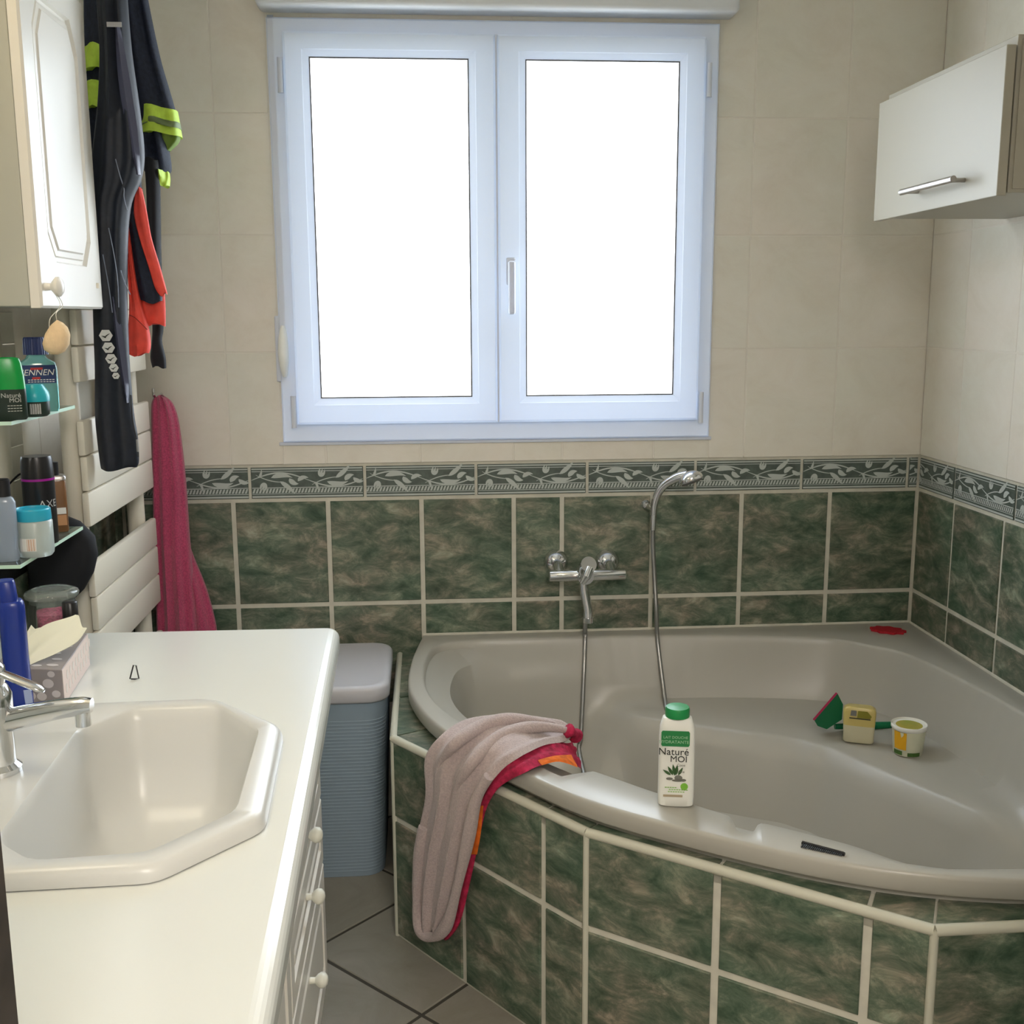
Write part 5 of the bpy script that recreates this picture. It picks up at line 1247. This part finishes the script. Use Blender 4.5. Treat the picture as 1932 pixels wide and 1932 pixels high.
dec([(-w*.80, z0), (w*.60, z0), (w*.66, z0+.003), (w*.66, z1-.003), (w*.60, z1), (-w*.80, z1), (-w*.86, z1-.003), (-w*.86, z0+.003)], 0, GRNLAB, 'green_label')
SZ = H_(1300)-H_(1400)   # metres per 100 px
def tx_(s, size, xr, py, M, nm, al='RIGHT', off=.0004): return finish(text_bm(s, size, (fp.x+a2_.x*xr+n2_.x*off, fp.y+a2_.y*xr+n2_.y*off, H_(py)), a2_, (0, 0, 1), al, .0004), nm, M, pb)
PALEG = mat('pale_green_ink', (.35, .55, .36), .5)
tx_('LAIT DOUCHE', .0066, w*.56, 1393, PALEG, 'lettering', off=.0009); tx_('HYDRATANTE', .0080, w*.62, 1402, PALEG, 'lettering', off=.0009)
tx_('Naturé', .0185, w*.64, 1424, INK, 'lettering'); tx_('MOI', .0165, w*.56, 1437, INK, 'lettering')
b = bmesh.new()
for x0_, y0_, l, wd, a in ((-.10, 1462, .019, .0055, 2.1), (-.22, 1462, .017, .005, 2.55), (.05, 1462, .020, .006, 1.45), (.18, 1462, .017, .005, 1.1), (0, 1463, .022, .006, 1.75)):
    n = 8; P = []
    bx_, bz_ = w*x0_-.003, H_(y0_)
    up_ = [(bx_+l*t*math.cos(a)-wd/2*math.sin(math.pi*t**.8)*math.sin(a), bz_+l*t*math.sin(a)+wd/2*math.sin(math.pi*t**.8)*math.cos(a)) for t in [i/n for i in range(n+1)]]
    dn = [(bx_+l*t*math.cos(a)+wd/2*math.sin(math.pi*t**.8)*math.sin(a), bz_+l*t*math.sin(a)-wd/2*math.sin(math.pi*t**.8)*math.cos(a)) for t in [i/n for i in range(1, n)]][::-1]
    prism(up_+dn, (fp.x, fp.y, 0), a2_, (0, 0, 1), .0004, bm=b)
finish(b, 'leaf_print', LEAFI, pb)
b = bmesh.new()
for cx, py, rx, ry in ((-.38, 1469, .006, .0025), (.10, 1467, .007, .005), (.35, 1471, .0055, .0025), (.05, 1472, .010, .0022)): prism(ellipse(w*cx, H_(py), rx, ry), (fp.x, fp.y, 0), a2_, (0, 0, 1), .0004, bm=b, off=.0002)
finish(b, 'pebble_print', PEBBLE, pb)
tx_('Coco', .0065, w*.45, 1445, PEBBLE, 'small_lettering'); tx_('Aloe', .0060, w*.42, 1457, PEBBLE, 'small_lettering')
b = prism(ellipse(w*.42, H_(1483), .0066, .0066, 20), (fp.x, fp.y, 0), a2_, (0, 0, 1), .0005); finish(b, 'lime_badge', LIME, pb)
b = bmesh.new()
for py, xa, xb in ((1486, -.62, .02), (1490, -.40, .60), (1494, -.45, .40)):
    x = w*xa
    while x < w*xb: prism([(x, H_(py)), (x+.0032, H_(py)), (x+.0032, H_(py)+.0012), (x, H_(py)+.0012)], (fp.x, fp.y, 0), a2_, (0, 0, 1), .0004, bm=b); x += .0043
finish(b, 'small_print', LIME, pb)
dec([(-w*.70, H_(1503)), (w*.34, H_(1503)), (w*.34, H_(1499)), (-w*.70, H_(1499))], 0, mat('tan_ink', (.42, .34, .22), .5), 'foot_print')

# comb on the ledge
c0, c1 = on_z(ZB+.003, 1512, 1590), on_z(ZB+.003, 1594, 1611)
cb = thing('comb', 'dark tapered comb lying on the front bath ledge', 'comb', (c0.x, c0.y, ZB))
ax_ = (c1-c0).normalized(); L = (c1-c0).length; ay_ = Vector((0, 0, 1)).cross(ax_)
b = bmesh.new(); prism([(0, .000), (L, -.003), (L, .003), (0, .0045)], (c0.x, c0.y, ZB), ax_, ay_, .004, bm=b); finish(b, 'spine', BLACKP, cb)
b = bmesh.new()
for i in range(22):
    x = .003+i*(L-.008)/21; prism([(x, -.012+.006*i/22), (x+.0014, -.012+.006*i/22), (x+.0014, .001), (x, .001)], (c0.x, c0.y, ZB), ax_, ay_, .003, bm=b)
o = finish(b, 'teeth', mat('comb_teeth_grey', (.06, .07, .08), .4), cb); o['kind'] = 'stuff'
b = bmesh.new(); prism([(0, .0046), (L*.97, .0032), (L*.97, .004), (0, .0056)], (c0.x, c0.y, ZB), ax_, ay_, .0045, bm=b); finish(b, 'metal_edge', STEEL, cb)

# red scalloped mat on the corner ledge
m0 = on_z(ZB, 1675, 1191); outl = []
for i in range(72):
    a = 2*math.pi*i/72; r = 1+.09*math.sin(9*a); outl.append((.045*r*math.cos(a), .030*r*math.sin(a)))
dA = Vector((1, -.55, 0)).normalized()
tag(finish(prism(outl, m0, dA, Vector((0, 0, 1)).cross(dA), .006), 'flower_mat', REDM, loc=m0), 'red scalloped flower-shaped mat on the corner ledge of bath', 'mat')

# bath seat group: brush, shampoo bottle, pot
ZS = .361
fl, fr_ = on_z(ZS, 1591, 1398), on_z(ZS, 1649, 1406); c = (fl+fr_)/2; hw = (fr_-fl).length/2
t = thing('shampoo_bottle', 'pale yellow shampoo bottle with printed label on bath seat', 'bottle', (c.x, c.y+.008, ZS)); cy2 = c.y+.010
d2 = CAM-c; an = math.atan2(d2.y, d2.x); N2 = Vector((math.cos(an), math.sin(an), 0)); A2 = Vector((-math.sin(an), math.cos(an), 0)); rr_ = an+math.pi/2
tz = on_y(cy2, 1625, 1332).z; lz = on_y(cy2, 1620, 1366).z
cc2 = Vector((c.x+.003, cy2, ZS))
finish(superell(cc2, [(hw*.9, .013, ZS+.0005), (hw, .016, ZS+.004), (hw*1.03, .017, lz)], p=5, rot=rr_), 'lower_body', YELLOWL, t, smooth=50)
finish(superell(cc2, [(hw*1.035, .0172, lz), (hw*1.08, .017, tz-.014), (hw*1.02, .016, tz-.005), (hw*.8, .013, tz)], p=5, rot=rr_), 'upper_body', YELLOWT, t, smooth=50)
fp2 = cc2+N2*.0176
def dd2(poly, M, nm): return finish(prism(poly, (fp2.x, fp2.y, 0), A2, (0, 0, 1), .0006), nm, M, t)
g = on_y(cy2, 1625, 1350).z; g2 = on_y(cy2, 1625, 1337).z
dd2([(-hw*.15, g), (hw*.7, g), (hw*.78, g+.006), (hw*.5, g2), (-hw*.1, g2)], mat('olive_print', (.22, .20, .02), .5), 'print')
dd2([(-hw*.6, g+.004), (-hw*.2, g+.004), (-hw*.2, g2), (-hw*.55, g2)], mat('grey_print', (.18, .18, .17), .5), 'print')
dd2([(-hw*.65, g-.003), (hw*.72, g-.0035), (hw*.72, g-.001), (-hw*.65, g-.0005)], INK, 'print')
# pot
pl2, pr2 = on_z(ZS, 1692, 1427), on_z(ZS, 1751, 1429); pc2 = (pl2+pr2)/2; r_ = (pr2-pl2).length/2; pc2.y += r_*.75
zr = on_y(pc2.y, 1720, 1364).z; 
pt2 = thing('sugar_pot', 'small round pot with white rim and yellow green decoration on bath seat', 'pot', (pc2.x, pc2.y, ZS))
finish(lathe((pc2.x, pc2.y), [(r_*.9, ZS+.0005), (r_*.95, ZS+.003), (r_*1.08, zr-.010)], 36), 'pot_body', mat('cream_pot', (.66, .66, .50), .4), pt2, smooth=50)
finish(lathe((pc2.x, pc2.y), [(r_*1.09, zr-.012), (r_*1.15, zr-.010), (r_*1.16, zr-.001), (r_*1.13, zr), (r_*1.10, zr-.001), (r_*1.09, zr-.004), (r_*.5, zr-.005), (.001, zr-.005)], 36), 'lid', WHITEB, pt2, smooth=50)
finish(lathe((pc2.x, pc2.y), [(r_*1.05, zr-.0045), (.001, zr-.0040)], 36), 'lid_decor', mat('olive_yellow_print', (.28, .34, .05), .5, noise=.8, nscale=25, col2=(.50, .36, .06)), pt2, smooth=50)
an3 = math.atan2(CAM.y-pc2.y, CAM.x-pc2.x); b = bmesh.new(); rb = r_*1.0
def conepatch(b, a0, a1, z0, z1, n=6):
    P, Q = [], []
    for k in range(n+1):
        a = a0+(a1-a0)*k/n
        P.append([a, z0]); 
    for k in range(n+1): P.append([a1-(a1-a0)*k/n, z1])
    def rad_at(z): return r_*(.95+.13*(z-ZS)/(zr-.010-ZS))
    A_ = [(pc2.x+(rad_at(z)+.0004)*math.cos(a), pc2.y+(rad_at(z)+.0004)*math.sin(a), z) for a, z in P]; B_ = [(pc2.x+(rad_at(z)+.0011)*math.cos(a), pc2.y+(rad_at(z)+.0011)*math.sin(a), z) for a, z in P]
    loft([A_, B_], bm=b)
conepatch(b, an3-.95, an3-.10, ZS+.018, zr-.013); finish(b, 'orange_decor', YEL, pt2)
b = bmesh.new(); conepatch(b, an3-1.0, an3-.35, ZS+.004, ZS+.014); conepatch(b, an3+.0, an3+.85, ZS+.003, ZS+.012); finish(b, 'leaf_decor', mat('dark_leaf_print', (.05, .12, .02), .5), pt2)
# scrubbing brush with green handle
bw = [on_y(-.36, *p) for p in ((1537, 1362), (1543, 1372), (1560, 1378), (1588, 1360), (1590, 1332), (1580, 1312))]
sb = thing('bath_sponge_brush', 'green scrubbing sponge with pink face and green handle on bath seat', 'brush', (-.38, -.37, ZS))
dz_ = max(0, ZS+.002-min(p.z for p in bw)); bw = [p+Vector((0, 0, dz_)) for p in bw]
c = sum(bw, Vector())/6; dv = (c-CAM).normalized(); bw = [p-dv*.030 for p in bw]
finish(loft([[p+dv*d for p in bw] for d in (-.022, .022)]), 'sponge_block', DGRN, sb)
e0, e1_ = bw[0], bw[5]; nrm = Vector((-(e1_-e0).z, 0, (e1_-e0).x)).normalized(); nrm = nrm if nrm.x < 0 else -nrm
finish(loft([[p+dv*d for p in (e0, e1_, e1_+nrm*.006, e0+nrm*.006)] for d in (-.0235, .0235)]), 'pink_pad', PINKP, sb)
h0 = on_y(-.37, 1575, 1372); h1 = on_y(-.37, 1692, 1384)
h0.z = max(h0.z, ZS+.012); h1.z = max(h1.z-.0, ZS+.010)
finish(tube([h0, h0.lerp(h1, .5), h1], [.007, .0095, .0095], 12), 'handle', mat('green_handle', (.0, .16, .06), .4), sb, smooth=60)
